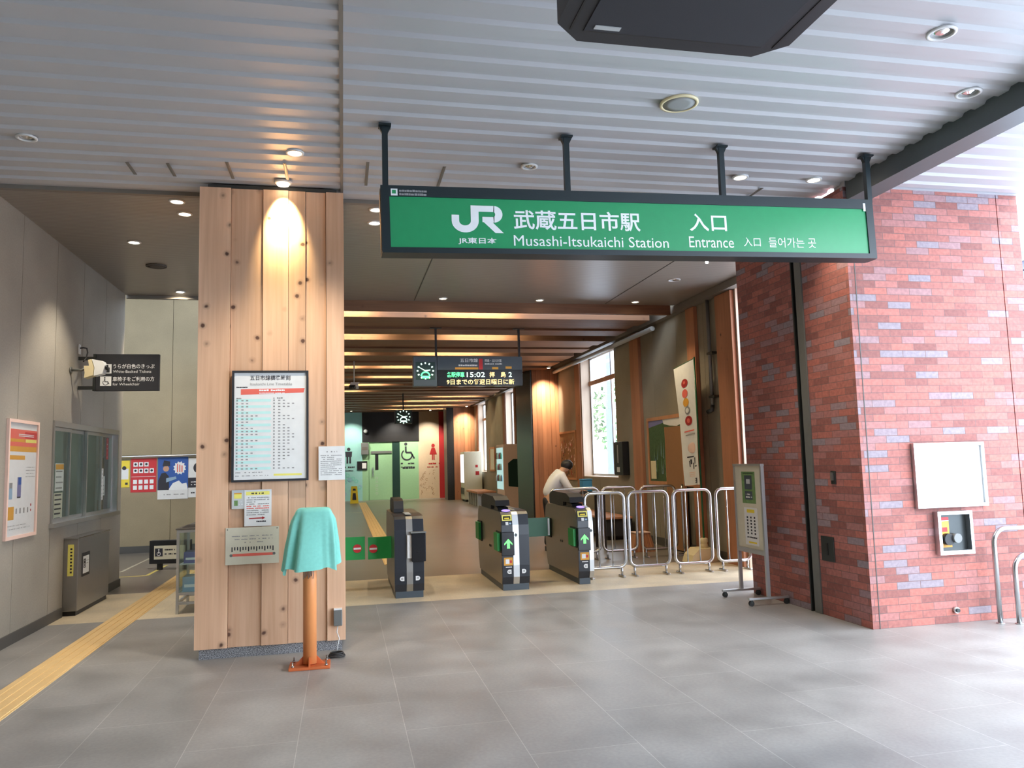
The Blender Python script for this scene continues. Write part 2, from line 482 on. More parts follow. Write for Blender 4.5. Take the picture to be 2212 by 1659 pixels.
# ================================================================== THE SETTING
ZC = 4.03           # underside of the canopy ceiling
def strips(name, x0, x1, y0, y1, mat='ceiling_panel', z=ZC, pitch=0.2105, phase=3.725):
    """ribbed metal ceiling: low flat ribs and recessed bands, running along x"""
    mb = MB().m(mat)
    k = math.floor((y0 - phase) / pitch); y = phase + k * pitch
    A = 0.42 * pitch; sl = 0.022; d = 0.021
    prof = []
    while y < y1:
        prof += [(y, z), (y + A, z), (y + A + sl, z + d), (y + pitch - sl, z + d)]
        y += pitch
    prof = [p for p in prof if y0 <= p[0] <= y1]
    prof = [(y0, prof[0][1])] + prof + [(y1, prof[-1][1])]
    for p, q in zip(prof, prof[1:]):
        if q[0] - p[0] < 1e-5: continue
        mb._face([mb._v((x0, p[0], p[1])), mb._v((x0, q[0], q[1])), mb._v((x1, q[0], q[1])), mb._v((x1, p[0], p[1]))])
    mb.box(x0, x1, y0, y1, z + 0.06, z + 0.12)
    return struct(name, mb)

# floors
struct('floor', MB().m('floor_tile').box(-3.2, 7.0, -5.0, 9.05, -0.12, 0))
struct('floor', MB().m('beige_tile').box(-6.2, 5.9, 9.05, 11.0, -0.12, 0))
struct('floor', MB().m('hall_floor').box(-6.2, 6.1, 11.0, 36.2, -0.12, 0))
struct('ground', MB().m('outside_ground').box(7.0, 60, -5, 60, -0.14, -0.01).box(-40, 60, -60, -5, -0.14, -0.01))

# ceilings
strips('ceiling', -3.0, -0.012, -3.0, 7.30)
strips('ceiling', 0.012, 4.55, -3.0, 7.30)
strips('ceiling_side', 4.74, 6.45, 3.2, 6.36, mat='outer_soffit', z=4.0)
struct('ceiling_inner', MB().m('inner_ceiling').box(-3.0, -1.5, 7.36, 11.8, 4.045, 4.12).box(-1.5, 5.5, 7.36, 11.869, 4.045, 4.12))
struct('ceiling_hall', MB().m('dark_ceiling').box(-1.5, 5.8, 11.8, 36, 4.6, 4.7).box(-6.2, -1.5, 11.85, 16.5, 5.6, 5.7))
struct('trim_1', MB().m('soffit_trim').box(-3.0, 4.53, 7.30, 7.36, 4.015, 4.12).box(-3.0, -1.5, 11.8, 11.86, 4.0, 5.7))
struct('light_blocker_south', MB().m('baseboard').box(-3.2, 4.2, -1.8, -1.6, 0, 4.1))  # unseen wall added behind the camera to block light from that side
struct('trim_2', MB().m('soffit_trim').box(-0.012, 0.012, -3.0, 7.30, 4.026, 4.1))
struct('trim_3', MB().m('baseboard').box(1.072, 1.084, 7.36, 11.8, 4.040, 4.05).box(4.145, 4.157, 7.36, 11.8, 4.040, 4.05))

# left wall with seams and the ticket window's opening
LW = -3.0
mb = MB().m('wall_concrete')
seams = [-3.0, -1.35, -0.4, 0.55, 1.5, 2.45, 3.4, 4.35, 5.3, 6.25, 7.2, 8.17, 9.10, 9.985, 10.87, 11.76]
for a, b in zip(seams, seams[1:]):
    mb.tint = random.random()
    a2, b2 = a + 0.004, b - 0.004
    if a >= 9.0 and b <= 11.77:
        if b > 11.5:
            mb.box(LW - 0.10, LW, a2, 11.55, 0, 0.985).box(LW - 0.10, LW, a2, 11.55, 2.11, 4.045)
            mb.box(LW - 0.10, LW, 11.55, b, 0, 4.045)
        else:
            mb.box(LW - 0.10, LW, a2, b2, 0, 0.985).box(LW - 0.10, LW, a2, b2, 2.11, 4.045)
    else: mb.box(LW - 0.10, LW, a2, b2, 0, 4.12)
mb.m('baseboard').box(LW - 0.2, LW - 0.1, -3.0, 9.10, 0, 4.12).box(LW - 0.2, LW - 0.1, 11.55, 11.76, 0, 4.045).box(LW - 0.2, LW - 0.1, 9.10, 11.55, 2.11, 4.045).box(LW - 0.2, LW - 0.1, 9.10, 11.55, 0, 0.985)
struct('wall_left', mb)
struct('baseboard_left', MB().m('baseboard').box(LW, LW + 0.018, -3.0, 9.5, 0, 0.10).box(LW, LW + 0.018, 10.72, 11.76, 0, 0.10))
# ticket office behind it
mb = MB().m('office_wall').box(-5.6, -5.5, 8.2, 11.76, 0, 4.1).box(-5.5, -3.2, 8.2, 8.3, 0, 4.1).box(-5.5, -3.2, 11.66, 11.76, 0, 4.1).box(-5.5, -3.2, 8.3, 11.66, 2.7, 2.8)
struct('wall_office', mb)
# left bay
mb = MB().m('bay_wall').box(-6.2, -3.274, 16.3, 16.5, 0, 5.65).box(-3.266, -1.5, 16.3, 16.5, 0, 5.65).m('baseboard').box(-6.2, -1.5, 16.285, 16.3, 0, 0.13).box(-3.274, -3.266, 16.33, 16.5, 0, 5.65)
struct('wall_bay_back', mb)
struct('wall_bay_left', MB().m('bay_wall').box(-6.3, -6.2, 11.76, 16.5, 0, 5.65))
struct('wall_hall_left', MB().m('panel_wall').box(-1.5, -1.35, 11.8, 36, 0, 4.6))
# right wall of the hall
RW = 5.5
mb = MB().m('panel_wall')
def rseg(y0, y1, z0, z1):
    n = max(1, round((y1 - y0) / 0.95))
    for i in range(n):
        a, b = y0 + (y1 - y0) * i / n, y0 + (y1 - y0) * (i + 1) / n
        mb.box(RW, RW + 0.28, a + 0.003, b - 0.003, z0, z1)
rseg(10.1, 15.24, 0, 4.6); rseg(17.6, 25.0, 0, 4.6); rseg(26.4, 30.3, 0, 4.6); rseg(32.0, 36.0, 0, 4.6)
for a, b in ((15.24, 17.6), (25.0, 26.4), (30.3, 32.0)): rseg(a, b, 0, 1.15); rseg(a, b, 3.95, 4.6)
rseg(8.35, 10.1, 3.95, 4.6)
mb.m('baseboard').box(RW - 0.02, RW, 10.6, 36, 0, 0.14)
struct('wall_right', mb)
struct('trim_4', MB().m('soffit_trim').box(RW - 0.13, RW, 8.36, 35.4, 3.93, 4.04))
# back wall
BW = 35.4
mb = MB().m('teal_wall').box(-1.5, 0.83, BW, BW + 0.2, 0, 4.6)
mb.m('pale_green').box(0.83, 1.13, BW, BW + 0.2, 0, 2.57).box(1.13, 2.15, BW + 0.04, BW + 0.2, 0, 2.57).box(2.48, 3.32, BW, BW + 0.2, 0, 2.57)
mb.m('black').box(0.83, 3.35, BW - 0.02, BW + 0.2, 2.57, 4.6)
mb.m('green_post').box(2.15, 2.48, BW + 0.02, BW + 0.2, 0, 2.57)
mb.m('beige_wall').box(3.32, 4.25, BW, BW + 0.2, 0, 4.6)
mb.m('deep_red').box(4.25, 4.62, BW - 0.01, BW + 0.2, 0, 4.6)
mb.m('black').box(4.62, 5.8, BW, BW + 0.2, 0, 4.6)
struct('wall_back', mb)

# brick pier at the entrance
BX, BY = 4.53, 6.2
mb = MB().m('brick').box(BX, 6.20, BY, 6.93, 0, 4.0).box(6.213, 6.45, BY + 0.004, 6.93, 0, 4.0).box(BX + 0.003, 6.45, 7.12, 8.25, 0, 4.02)
mb.m('baseboard').box(6.20, 6.213, BY + 0.02, 6.93, 0, 4.0).box(4.595, 4.603, BY - 0.003, BY + 0.05, 0, 4.0)
mb.m('black').box(BX + 0.05, 6.45, 6.93, 7.12, 0, 4.0)
struct('wall_brick', mb)
struct('trim_5', MB().m('outer_soffit').box(BX + 0.01, 6.45, BY - 0.02, BY + 0.14, 4.0, 4.1))

# columns standing in front of the right wall
mb = MB()
x = 4.8
while x < 5.49:
    w = min(random.uniform(0.1, 0.17), 5.5 - x); mb.tint = random.random(); o = random.choice((0, 0.012, 0.024))
    mb.m('cedar_red').box(x, x + w - 0.004, 19.6 + o, 19.75, 0, 3.95); x += w
mb.m('black_steel').box(4.76, 4.8, 19.63, 21.4, 0, 3.95).box(4.8, 5.49, 19.75, 21.4, 0, 3.95)
struct('column', mb)
mb = MB(); x = 4.6
while x < 5.49:
    w = min(random.uniform(0.1, 0.2), 5.5 - x); mb.tint = random.random(); o = random.choice((0, 0.012, 0.024))
    mb.m('cedar_red').box(x, x + w - 0.004, 33.0 + o, 33.2, 0, 3.95); x += w
mb.m('black_steel').box(4.3, 4.6, 33.02, 34.0, 0, 3.95).box(4.6, 5.49, 33.2, 34.0, 0, 3.95)
struct('column', mb)
mb = MB()
for y0, y1 in ((13.75, 14.2), (11.32, 11.62), (10.12, 10.6)):
    mb.tint = random.random(); mb.m('cedar_red').box(RW - 0.06, RW - 0.001, y0, y1, 0, 3.92)
for y0, y1 in ((17.62, 18.02), (24.7, 24.98), (26.42, 26.8), (32.0, 32.3)):
    mb.tint = random.random(); mb.m('cedar_red').box(RW - 0.03, RW - 0.001, y0, y1, 0, 3.92)
struct('trim_6', mb)

# windows: wood-lined openings with metal frames and panes
def hall_window(name, y0, y1, z0, z1, transom, mull):
    f = MB().m('pale_wood')
    f.box(RW + 0.001, RW + 0.27, y1 - 0.02, y1, z0, z1).box(RW + 0.001, RW + 0.27, y0, y0 + 0.02, z0, z1)
    f.box(RW - 0.005, RW + 0.27, y0, y1, z0, z0 + 0.02).box(RW + 0.001, RW + 0.27, y0 + 0.02, y1 - 0.02, z1 - 0.02, z1)
    o = struct(name, f)
    fr = MB().m('aluminium')
    X = RW + 0.22; t = 0.05
    fr.box(X, X + 0.04, y0 + 0.02, y0 + 0.02 + t, z0 + 0.02, z1 - 0.02).box(X, X + 0.04, y1 - 0.02 - t, y1 - 0.02, z0 + 0.02, z1 - 0.02)
    fr.box(X, X + 0.04, y0 + 0.07, y1 - 0.07, z0 + 0.02, z0 + 0.07).box(X, X + 0.04, y0 + 0.07, y1 - 0.07, z1 - 0.07, z1 - 0.02)
    for y in mull: fr.box(X, X + 0.04, y - 0.03, y + 0.03, z0 + 0.07, z1 - 0.07)
    fr.build('window_frame', o)
    if transom: MB().m('frame_wood').box(X - 0.03, X - 0.001, y0 + 0.02, y1 - 0.02, transom - 0.05, transom + 0.05).build('transom', o)
    MB().m('clear_glass').box(X + 0.015, X + 0.022, y0 + 0.07, y1 - 0.07, z0 + 0.07, z1 - 0.07).build('window_pane', o)
hall_window('window_2', 15.24, 17.6, 1.15, 3.95, 3.32, [16.1])
hall_window('window_3', 25.0, 26.4, 1.15, 3.95, 0, [])
hall_window('window_4', 30.3, 32.0, 1.15, 3.95, 3.3, [31.2])
mb = MB().m('pale_wood').box(RW + 0.001, RW + 0.27, 10.075, 10.098, 0, 3.95).box(RW + 0.001, RW + 0.27, 8.36, 10.07, 3.93, 3.95)
struct('door_frame', mb)

# sliding ticket window in the left wall (local: right = into the station)
def L(y): return y
wn1 = struct('window_1', MB().m('aluminium')
    .box(LW - 0.10, LW + 0.02, 9.10, 11.55, 2.05, 2.11).box(LW - 0.10, LW + 0.05, 9.06, 11.55, 0.985, 1.03)
    .box(LW - 0.10, LW + 0.015, 9.10, 9.13, 1.03, 2.05).box(LW - 0.10, LW + 0.015, 11.51, 11.55, 1.03, 2.05))
for ys, xo in (((9.13, 9.75), -0.05), ((9.70, 10.36), -0.085), ((10.32, 10.95), -0.05), ((10.90, 11.51), -0.085)):
    fr = MB().m('aluminium')
    a, b = ys; t = 0.032
    fr.box(LW + xo, LW + xo + 0.03, a, a + t, 1.032, 2.048).box(LW + xo, LW + xo + 0.03, b - t, b, 1.032, 2.048)
    fr.box(LW + xo, LW + xo + 0.03, a + t, b - t, 1.032, 1.07).box(LW + xo, LW + xo + 0.03, a + t, b - t, 2.01, 2.048)
    s = fr.build('sash', wn1)
    MB().m('tinted_glass').box(LW + xo + 0.012, LW + xo + 0.017, a + t, b - t, 1.07, 2.01).build('window_pane', s)

# tactile paving strips and floor lines
def tactile(name, x0, x1, y0, y1, label):
    mb = MB().m('tactile').box(x0, x1, y0, y1, 0.0, 0.004)
    w = (x1 - x0) / 4
    for i in range(4):
        c = x0 + w * (i + 0.5); mb.box(c - 0.020, c + 0.020, y0, y1, 0.0041, 0.0085)
    o = mb.build(name); return tag(o, label, 'tactile paving')
tactile('tactile_paving', -2.43, -2.13, -3.0, 13.1, 'yellow ribbed tactile paving strip along the left wall')
tactile('tactile_paving', 0.62, 0.92, 12.5, 33.5, 'yellow ribbed tactile paving strip in the hall behind the ticket gates')
def floor_line(pts, w, mat, label):
    mb = MB().m(mat)
    for (xa, ya), (xb, yb) in zip(pts, pts[1:]):
        d = Vector((xb - xa, yb - ya)); n = Vector((-d.y, d.x)).normalized() * w / 2
        mb.prism([(xa + n.x, ya + n.y), (xb + n.x, yb + n.y), (xb - n.x, yb - n.y), (xa - n.x, ya - n.y)], 'z', 0.0005, 0.0025)
    return tag(mb.build('floor_marking'), label, 'floor marking')
floor_line([(-3.38, 13.36), (-3.38, 15.3)], 0.05, 'line_paint', 'straight pale line on the floor of the left bay, nearest its back wall')
floor_line([(-3.9, 12.70), (-2.87, 12.75), (-2.85, 14.0)], 0.05, 'line_yellow', 'bent yellowish line on the floor of the left bay beside the tactile strip')
floor_line([(-1.4, 26.6), (0.6, 26.7)], 0.22, 'line_paint', 'pale line across the hall floor behind the green gate flaps')

# outdoors beyond the brick pier and the hall windows
MBo = MB().m('louver_grey')
for i in range(16): MBo.box(9.2, 9.3, 8.4, 16.5, 2.05 + i * 0.13, 2.05 + i * 0.13 + 0.11)
MBo.box(9.3, 9.34, 8.4, 16.5, 2.0, 4.15)
o = thing('louvered_canopy', 'bluish grey slatted screen outdoors behind the brick pier', 'screen')
MBo.build('louver_screen', o)
MB().m('outer_soffit').box(9.0, 9.6, 8.2, 16.7, 4.2, 4.4).build('roof_edge', o)
for y in (8.5, 12.4, 16.4): MB().m('grey_metal').box(9.36, 9.48, y, y + 0.12, -0.01, 4.2).build('post', o)
for i, (x, y) in enumerate(((9.5, 25.2), (10.2, 29.2))):
    p = MB().m('louver_grey').box(x, x + 0.28, y, y + 0.28, -0.01, 6.5).tube([(x + 0.14, y + 0.14, 6.4), (x + 1.2, y + 0.14, 6.9)], 0.06).build('outdoor_post')
    tag(p, 'blue-grey post outside the near hall window, %s' % ('nearer one' if i == 0 else 'farther one'), 'post')

# ================================================================== ENTRANCE THINGS
# wood-clad pillar
PY = 6.95
pil = thing('wooden_pillar', 'square pillar clad in knotty cedar boards on a granite foot', 'pillar', (-0.59, 7.55, 0), kind='thing')
mb = MB((0.59, -7.55, 0)).m('cedar')
xs = [-1.20, -0.94, -0.675, -0.46, -0.315, -0.14, 0.015]
offs = [0.0, 0.018, 0.004, 0.012, 0.022, 0.0]
for a, b, o in zip(xs, xs[1:], offs):
    mb.tint = random.random(); mb.box(a + 0.002, b - 0.002, PY + o, PY + 0.05, 0.085, 3.985)
def sideboards(x0, x1, y0, y1):
    y = y0
    while y < y1 - 0.01:
        w = min(random.uniform(0.15, 0.27), y1 - y); mb.tint = random.random(); o = random.choice((0, 0.01, 0.02))
        mb.box(x0 + (o if x0 < -1 else 0), x1 - (0 if x0 < -1 else o), y + 0.002, y + w - 0.002, 0.085, 3.985); y += w
sideboards(-1.20, -1.15, PY + 0.051, 8.10); sideboards(-0.035, 0.015, PY + 0.051, 8.10)
x = -1.15
while x < -0.05:
    w = min(0.22, -0.036 - x); mb.tint = random.random(); mb.box(x, x + w - 0.004, 8.05, 8.10, 0.085, 3.985); x += w
mb.build('cladding', pil)
MB((0.59, -7.55, 0)).m('baseboard').box(-1.14, -0.045, 7.005, 8.045, 0.0, 4.03).build('core', pil)
MB((0.59, -7.55, 0)).m('granite').box(-1.165, -1.141, 6.985, 8.07, 0, 0.125).box(-1.141, -0.02, 6.985, 7.003, 0, 0.125).box(-0.044, -0.02, 7.004, 8.07, 0, 0.125).build('plinth', pil)

# hanging station sign
ang = 0.0187
SX, SZ = 0.28, 3.055
sg = thing('station_sign', 'long green lightbox sign with white lettering hanging from the canopy ceiling', 'sign', (SX, 5.5, SZ))
def loc(X, Z):
    dx, dz = X - SX, Z - SZ
    return (dx * math.cos(ang) + dz * math.sin(ang), -dx * math.sin(ang) + dz * math.cos(ang))
R_ = Matrix.Rotation(-ang, 4, 'Y')
def sgb(mb, name):
    o = mb.build(name, sg); o.rotation_euler = (0, -ang, 0); return o
Wd, Hd, Dp = 4.02, 0.495, 0.16
mb = MB().m('sign_frame')
x0g, x1g, z0g, z1g = 0.062, 3.955, 0.040, 0.415
mb.box(0, x0g, 0.0, Dp, 0, Hd).box(x1g, Wd, 0.0, Dp, 0, Hd).box(x0g, x1g, 0.0, Dp, 0, z0g).box(x0g, x1g, 0.0, Dp, z1g, Hd)
mb.box(x0g, x1g, 0.05, Dp, z0g, z1g)
mb.box(-0.004, 0.0, 0.02, Dp - 0.02, 0.02, Hd - 0.02).box(Wd, Wd + 0.01, 0.02, Dp - 0.02, 0.0, Hd)
sgb(mb, 'frame')
sgb(MB().m('sign_green').box(x0g, x1g, 0.010, 0.049, z0g, z1g), 'face')
lt = MB().m('white_print')
YL = 0.0085
def stext(txt, a, b, bold=0.0, name='lettering'):
    (xa, za), (xb, zb) = loc(*a), loc(*b)
    sgb(MB().m('white_print').text(txt, xa, xb, min(za, zb), max(za, zb), YL, bold), name)
# company mark: J with a hook, R with a bowl and a leg
def lp(u, v):     # crop coordinates of the mark -> local
    X = 0.781 + (u - 345) / 223.0 * 0.385; Z = 3.428 - (v - 405) / 120.0 * 0.205
    return loc(X, Z - (u - 345) / 223.0 * (-0.006))
jo = [lp(u, v) for u, v in [(428, 405), (462, 405), (462, 478)]]
hook = [lp(404 + 58 * math.cos(math.radians(t)), 474 + 51 * math.sin(math.radians(t))) for t in range(0, 181, 12)]
hook_in = [lp(404 + 26 * math.cos(math.radians(t)), 472 + 21 * math.sin(math.radians(t))) for t in range(180, -1, -12)]
J = [(428, 405), (462, 405)]
def strip(outer, inner):
    for i in range(len(outer) - 1): lt.flat([inner[i], outer[i], outer[i + 1], inner[i + 1]], YL)
lt.flat([lp(428, 405), lp(428, 474), lp(462, 474), lp(462, 405)][::-1], YL)
strip([lp(404 + 58 * math.cos(math.radians(t)), 474 + 51 * math.sin(math.radians(t))) for t in range(0, 181, 12)][::-1],
      [lp(403 + 25 * math.cos(math.radians(t)), 474 + 20 * math.sin(math.radians(t))) for t in range(0, 181, 12)][::-1])
lt.flat([lp(346, 448), lp(346, 474), lp(378, 474), lp(378, 448)], YL)
lt.flat([lp(462, 405), lp(462, 432), lp(530, 432), lp(530, 405)], YL)
strip([lp(528 + 38 * math.cos(math.radians(t)), 442 + 37 * math.sin(math.radians(t))) for t in range(-90, 91, 12)],
      [lp(526 + 8 * math.cos(math.radians(t)), 443 + 11 * math.sin(math.radians(t))) for t in range(-90, 91, 12)])
lt.flat([lp(478, 454), lp(478, 478), lp(530, 479), lp(530, 454)], YL)
lt.flat([lp(484, 478), lp(534, 525), lp(570, 525), lp(522, 478)], YL)
sgb(lt, 'company_mark')
lt = MB().m('white_print')
stext('JR東日本', (0.828, 3.186), (1.115, 3.140), 0.018)
stext('武蔵五日市駅', (1.245, 3.412), (2.246, 3.28), 0.016)
stext('Musashi-Itsukaichi Station', (1.243, 3.218), (2.472, 3.16))
stext('入口', (2.652, 3.443), (2.971, 3.307), 0.014)
stext('Entrance', (2.642, 3.258), (3.023, 3.178))
stext('入口', (3.108, 3.267), (3.256, 3.197))
stext('들어가는 곳', (3.326, 3.275), (3.75, 3.201))
# small notice at the top left corner
q0, q1 = loc(0.345, 3.475), loc(0.392, 3.527)
lt.rect(q0[0], q1[0], q0[1], q1[1], -0.001)
lt.m('grey_print').dashes(q1[0] + 0.012, q1[0] + 0.215, q1[1] - 0.022, 0.017, -0.001, 3, 0.1)
lt.dashes(q1[0] + 0.012, q1[0] + 0.215, q1[1] - 0.048, 0.017, -0.001, 4, 0.1)
lt.m('sign_green').rect(q0[0] + 0.008, q1[0] - 0.012, q0[1] + 0.014, q1[1] - 0.01, -0.002)
q2 = loc(4.20, 3.59); q3 = loc(4.222, 3.524)
lt.m('white_gloss').rect(q2[0], q3[0], q3[1], q2[1], -0.001)
sgb(lt, 'small_notice')
for X in (0.31, 1.69, 2.985, 4.315):
    zt = SZ + Hd + (X - SX) * math.tan(ang) - 0.005
    px = X - SX
    h = MB().m('sign_frame').box(px - 0.021, px + 0.021, 0.055, 0.097, zt - SZ - 0.0, ZC - SZ - 0.012)
    h.box(px - 0.045, px + 0.045, 0.03, 0.12, ZC - SZ - 0.014, ZC - SZ)
    h.prism([(px - 0.045, ZC - SZ - 0.014), (px + 0.045, ZC - SZ - 0.014), (px + 0.022, ZC - SZ - 0.06), (px - 0.022, ZC - SZ - 0.06)], 'y', 0.06, 0.09)
    h.build('hanger', sg)

# black cabinet hanging near the camera
cb = thing('hanging_cabinet', 'black chamfered cabinet hanging from the ceiling in front of the station sign', 'cabinet', (1.37, 2.6, 3.3))
def octo(w, d, c): return [(-w + c, -d), (w - c, -d), (w, -d + c), (w, d - c), (w - c, d), (-w + c, d), (-w, d - c), (-w, -d + c)]
MB().m('charcoal').prism(octo(0.517, 0.385, 0.115), 'z', 0.0, 0.30).prism(octo(0.30, 0.2, 0.03), 'z', 0.30, 0.73).build('body', cb)
mb = MB().m('black')
for x in (-0.455, 0.455): mb.box(x - 0.004, x + 0.004, -0.36, 0.30, -0.003, 0.0)
mb.box(-0.40, 0.40, 0.296, 0.303, -0.003, 0.0)
mb.build('seam', cb)
MB().m('charcoal_mesh').box(-0.40, 0.40, -0.34, 0.292, -0.006, 0.0).build('grille', cb)
MB().m('pale_grey').box(-0.365, -0.255, 0.245, 0.272, -0.009, -0.006).build('label_plate', cb)

# steel edge beam of the canopy
bmth = MB().m('beam_steel').box(4.551, 4.739, -3.0, 6.18, 3.87, 4.12).box(4.535, 4.755, -3.0, 6.18, 3.86, 3.8699)
tag(bmth.build('edge_beam'), 'grey steel beam running along the canopy above the right side', 'beam', kind='thing')

# shutter guide in the brick pier
mb = MB().m('grey_metal').box(BX - 0.012, BX + 0.049, 6.935, 7.045, 0, 3.86).m('dark_steel').box(BX - 0.012, BX + 0.049, 7.095, 7.115, 0, 3.86).m('black').box(BX + 0.03, BX + 0.049, 7.0451, 7.0949, 0, 3.86)
tag(mb.build('shutter_guide'), 'vertical steel shutter guide set in the shaded side of the brick pier', 'shutter guide', kind='thing')

# on the brick pier
o = thing('key_switch', 'small metal key switch high on the shaded brick side', 'switch', (BX, 6.62, 1.255), -PI / 2)
MB().m('dark_steel').box(-0.035, 0.035, -0.012, 0, 0.0, 0.125, 0.003).build('plate', o)
MB().m('brushed_steel').box(-0.014, 0.014, -0.03, -0.012, 0.035, 0.11).build('cover', o)
o = thing('control_panel', 'flat grey control panel low on the shaded brick side', 'panel', (BX, 6.78, 0.52), -PI / 2)
MB().m('dark_steel').box(-0.10, 0.10, -0.012, 0, 0.0, 0.235, 0.004).build('door', o)
MB().m('black').box(-0.012, 0.012, -0.016, -0.012, 0.06, 0.17).build('handle', o)
# white display board and recessed box on the front
o = thing('display_board', 'white sheet in a silver frame on the sunny brick front', 'board', (5.415, BY, 1.03))
mb = MB().m('aluminium')
w, h = 0.373, 0.585
mb.box(-w, w, -0.045, 0, 0, 0.03).box(-w, w, -0.045, 0, h - 0.03, h).box(-w, -w + 0.03, -0.045, 0, 0.03, h - 0.03).box(w - 0.03, w, -0.045, 0, 0.03, h - 0.03)
mb.build('frame', o)
mb = MB().m('white_gloss').box(-w + 0.03, w - 0.03, -0.025, 0, 0.03, h - 0.03)
mb.m('pale_grey').dashes(-0.12, 0.0, 0.27, 0.012, -0.027, 5).dashes(-0.12, -0.02, 0.12, 0.01, -0.027, 6).rect(0.06, 0.16, 0.17, 0.20, -0.027).dashes(0.05, 0.18, 0.05, 0.008, -0.027, 7)
mb.build('sheet', o)
o = thing('hydrant_box', 'steel-framed recess with a nozzle and stickers below the white board', 'box', (5.405, BY, 0.61))
w, h = 0.182, 0.385
mb = MB().m('aluminium')
mb.box(-w, w, -0.06, 0, 0, 0.035).box(-w, w, -0.06, 0, h - 0.03, h).box(-w, -w + 0.03, -0.06, 0, 0.035, h - 0.03).box(w - 0.03, w, -0.06, 0, 0.035, h - 0.03)
mb.build('frame', o)
MB().m('dark_steel').box(-w + 0.03, w - 0.03, -0.006, 0, 0.035, h - 0.03).build('back_plate', o)
mb = MB().m('amber').rect(-0.145, -0.03, 0.17, 0.30, -0.008).m('red').rect(-0.145, -0.03, 0.305, 0.33, -0.008).m('white_print').rect(-0.145, -0.03, 0.295, 0.303, -0.009).m('deep_red').rect(-0.13, -0.05, 0.20, 0.24, -0.009)
mb.m('amber').rect(-0.145, -0.01, 0.06, 0.11, -0.008)
mb.build('sticker', o)
MB().m('black').tube([(-0.07, -0.006, 0.135), (-0.07, -0.055, 0.135)], 0.052, 16).build('nozzle_body', o)
MB().m('grey_metal').tube([(-0.0, -0.007, 0.145), (0.0, -0.075, 0.145)], 0.042, 16).build('nozzle_cap', o)
mb = MB().m('aluminium').tube([(5.375, BY, 0.115), (5.375, BY - 0.03, 0.115)], 0.028, 14).m('dark_steel').tube([(5.375, BY - 0.03, 0.115), (5.375, BY - 0.045, 0.115)], 0.018, 12)
tag(mb.build('water_tap'), 'small round metal outlet low on the sunny brick front', 'outlet')
# handrails
def handrail(x0, y0, x1, y1, h, lbl):
    r = 0.021; b = 0.13
    d = Vector((x1 - x0, y1 - y0, 0)); ln = d.length; d.normalize()
    pts = [(x0, y0, 0.0)]
    pts += [(x0 + d.x * (b - b * math.cos(t)), y0 + d.y * (b - b * math.cos(t)), h - b + b * math.sin(t)) for t in [i * PI / 2 / 7 for i in range(8)]]
    pts += [(x1 - d.x * (b - b * math.sin(t)), y1 - d.y * (b - b * math.sin(t)), h - b + b * math.cos(t)) for t in [i * PI / 2 / 7 for i in range(8)]]
    pts += [(x1, y1, 0.0)]
    o = thing('handrail', lbl, 'handrail', (0, 0, 0))
    MB().m('steel').tube(pts, r, 14).build('rail', o)
    for x, y in ((x0, y0), (x1, y1)): MB().m('steel').lathe([(0.034, 0.0), (0.034, 0.006), (0.022, 0.010)], x, y, 16).build('base_flange', o)
handrail(5.705, 6.05, 7.9, 6.02, 0.83, 'taller stainless handrail loop in front of the brick corner')
handrail(5.835, 5.98, 7.9, 5.92, 0.60, 'lower stainless handrail loop in front of the brick corner')

# ceiling lights, speakers, slots
def downlight(x, y, z, lbl, on=None, power=0, aim=None, size=95, col=(1, 0.86, 0.66), r=0.072, grp=None, tilt=False):
    o = thing('downlight', lbl, 'ceiling light', (x, y, z), 0, grp)
    MB().m('lamp_trim').lathe([(r, 0.0), (r, -0.010), (r - 0.016, -0.013), (r - 0.020, -0.006), (r - 0.020, -0.002)], 0, 0, 24).build('trim_ring', o)
    if on:
        MB().m(on).lathe([(r - 0.021, -0.0030), (r - 0.024, -0.008), (0.01, -0.014)], 0, 0, 20).build('bulb', o)
        if power: lamp('SPOT', 'lamp_light', (0, 0, -0.03), power * SPOT_K, col, o, aim or (0, 0, -3), size, 0.7, 0.05)
    else:
        MB().m('lamp_reflector').lathe([(r - 0.021, -0.003), (0.03, -0.0035), (0.012, -0.013)], 0, 0, 20).build('reflector', o)
    return o
grp_off = None
downlight(-2.275, 6.18, ZC, 'unlit recessed ceiling light nearest the left concrete wall')
downlight(-0.361, 6.183, ZC, 'lit recessed ceiling light in front of the wooden pillar', 'lamp_warm', 55)
downlight(1.55, 6.20, ZC, 'unlit recessed ceiling light behind the station sign', None)
downlight(3.488, 6.177, ZC, 'lit ceiling light behind the right half of the station sign', 'lamp_warm', 40)
downlight(4.20, 6.14, ZC, 'brightly lit ceiling light next to the steel edge beam', 'lamp_warm', 30)
downlight(3.506, 3.779, ZC, 'unlit recessed ceiling light nearest the top right corner', None, r=0.085)
downlight(4.286, 4.428, ZC, 'closed round ceiling plate next to the steel edge beam', None, r=0.085)
# spotlight washing the pillar
o = thing('spotlight', 'warm spotlight close to the wooden pillar washing its boards', 'ceiling light', (-0.50, 6.868, ZC))
MB().m('lamp_trim').lathe([(0.075, 0.0), (0.075, -0.012), (0.055, -0.016)], 0, 0, 24).build('trim_ring', o)
MB().m('lamp_warm').lathe([(0.054, -0.0161), (0.05, -0.03), (0.02, -0.036)], 0, 0, 20).build('bulb', o)
lamp('SPOT', 'lamp_light', (0, -0.03, -0.05), 270, (1.0, 0.80, 0.45), o, (0, 0.50, -1.05), 60, 1.0, 0.03)
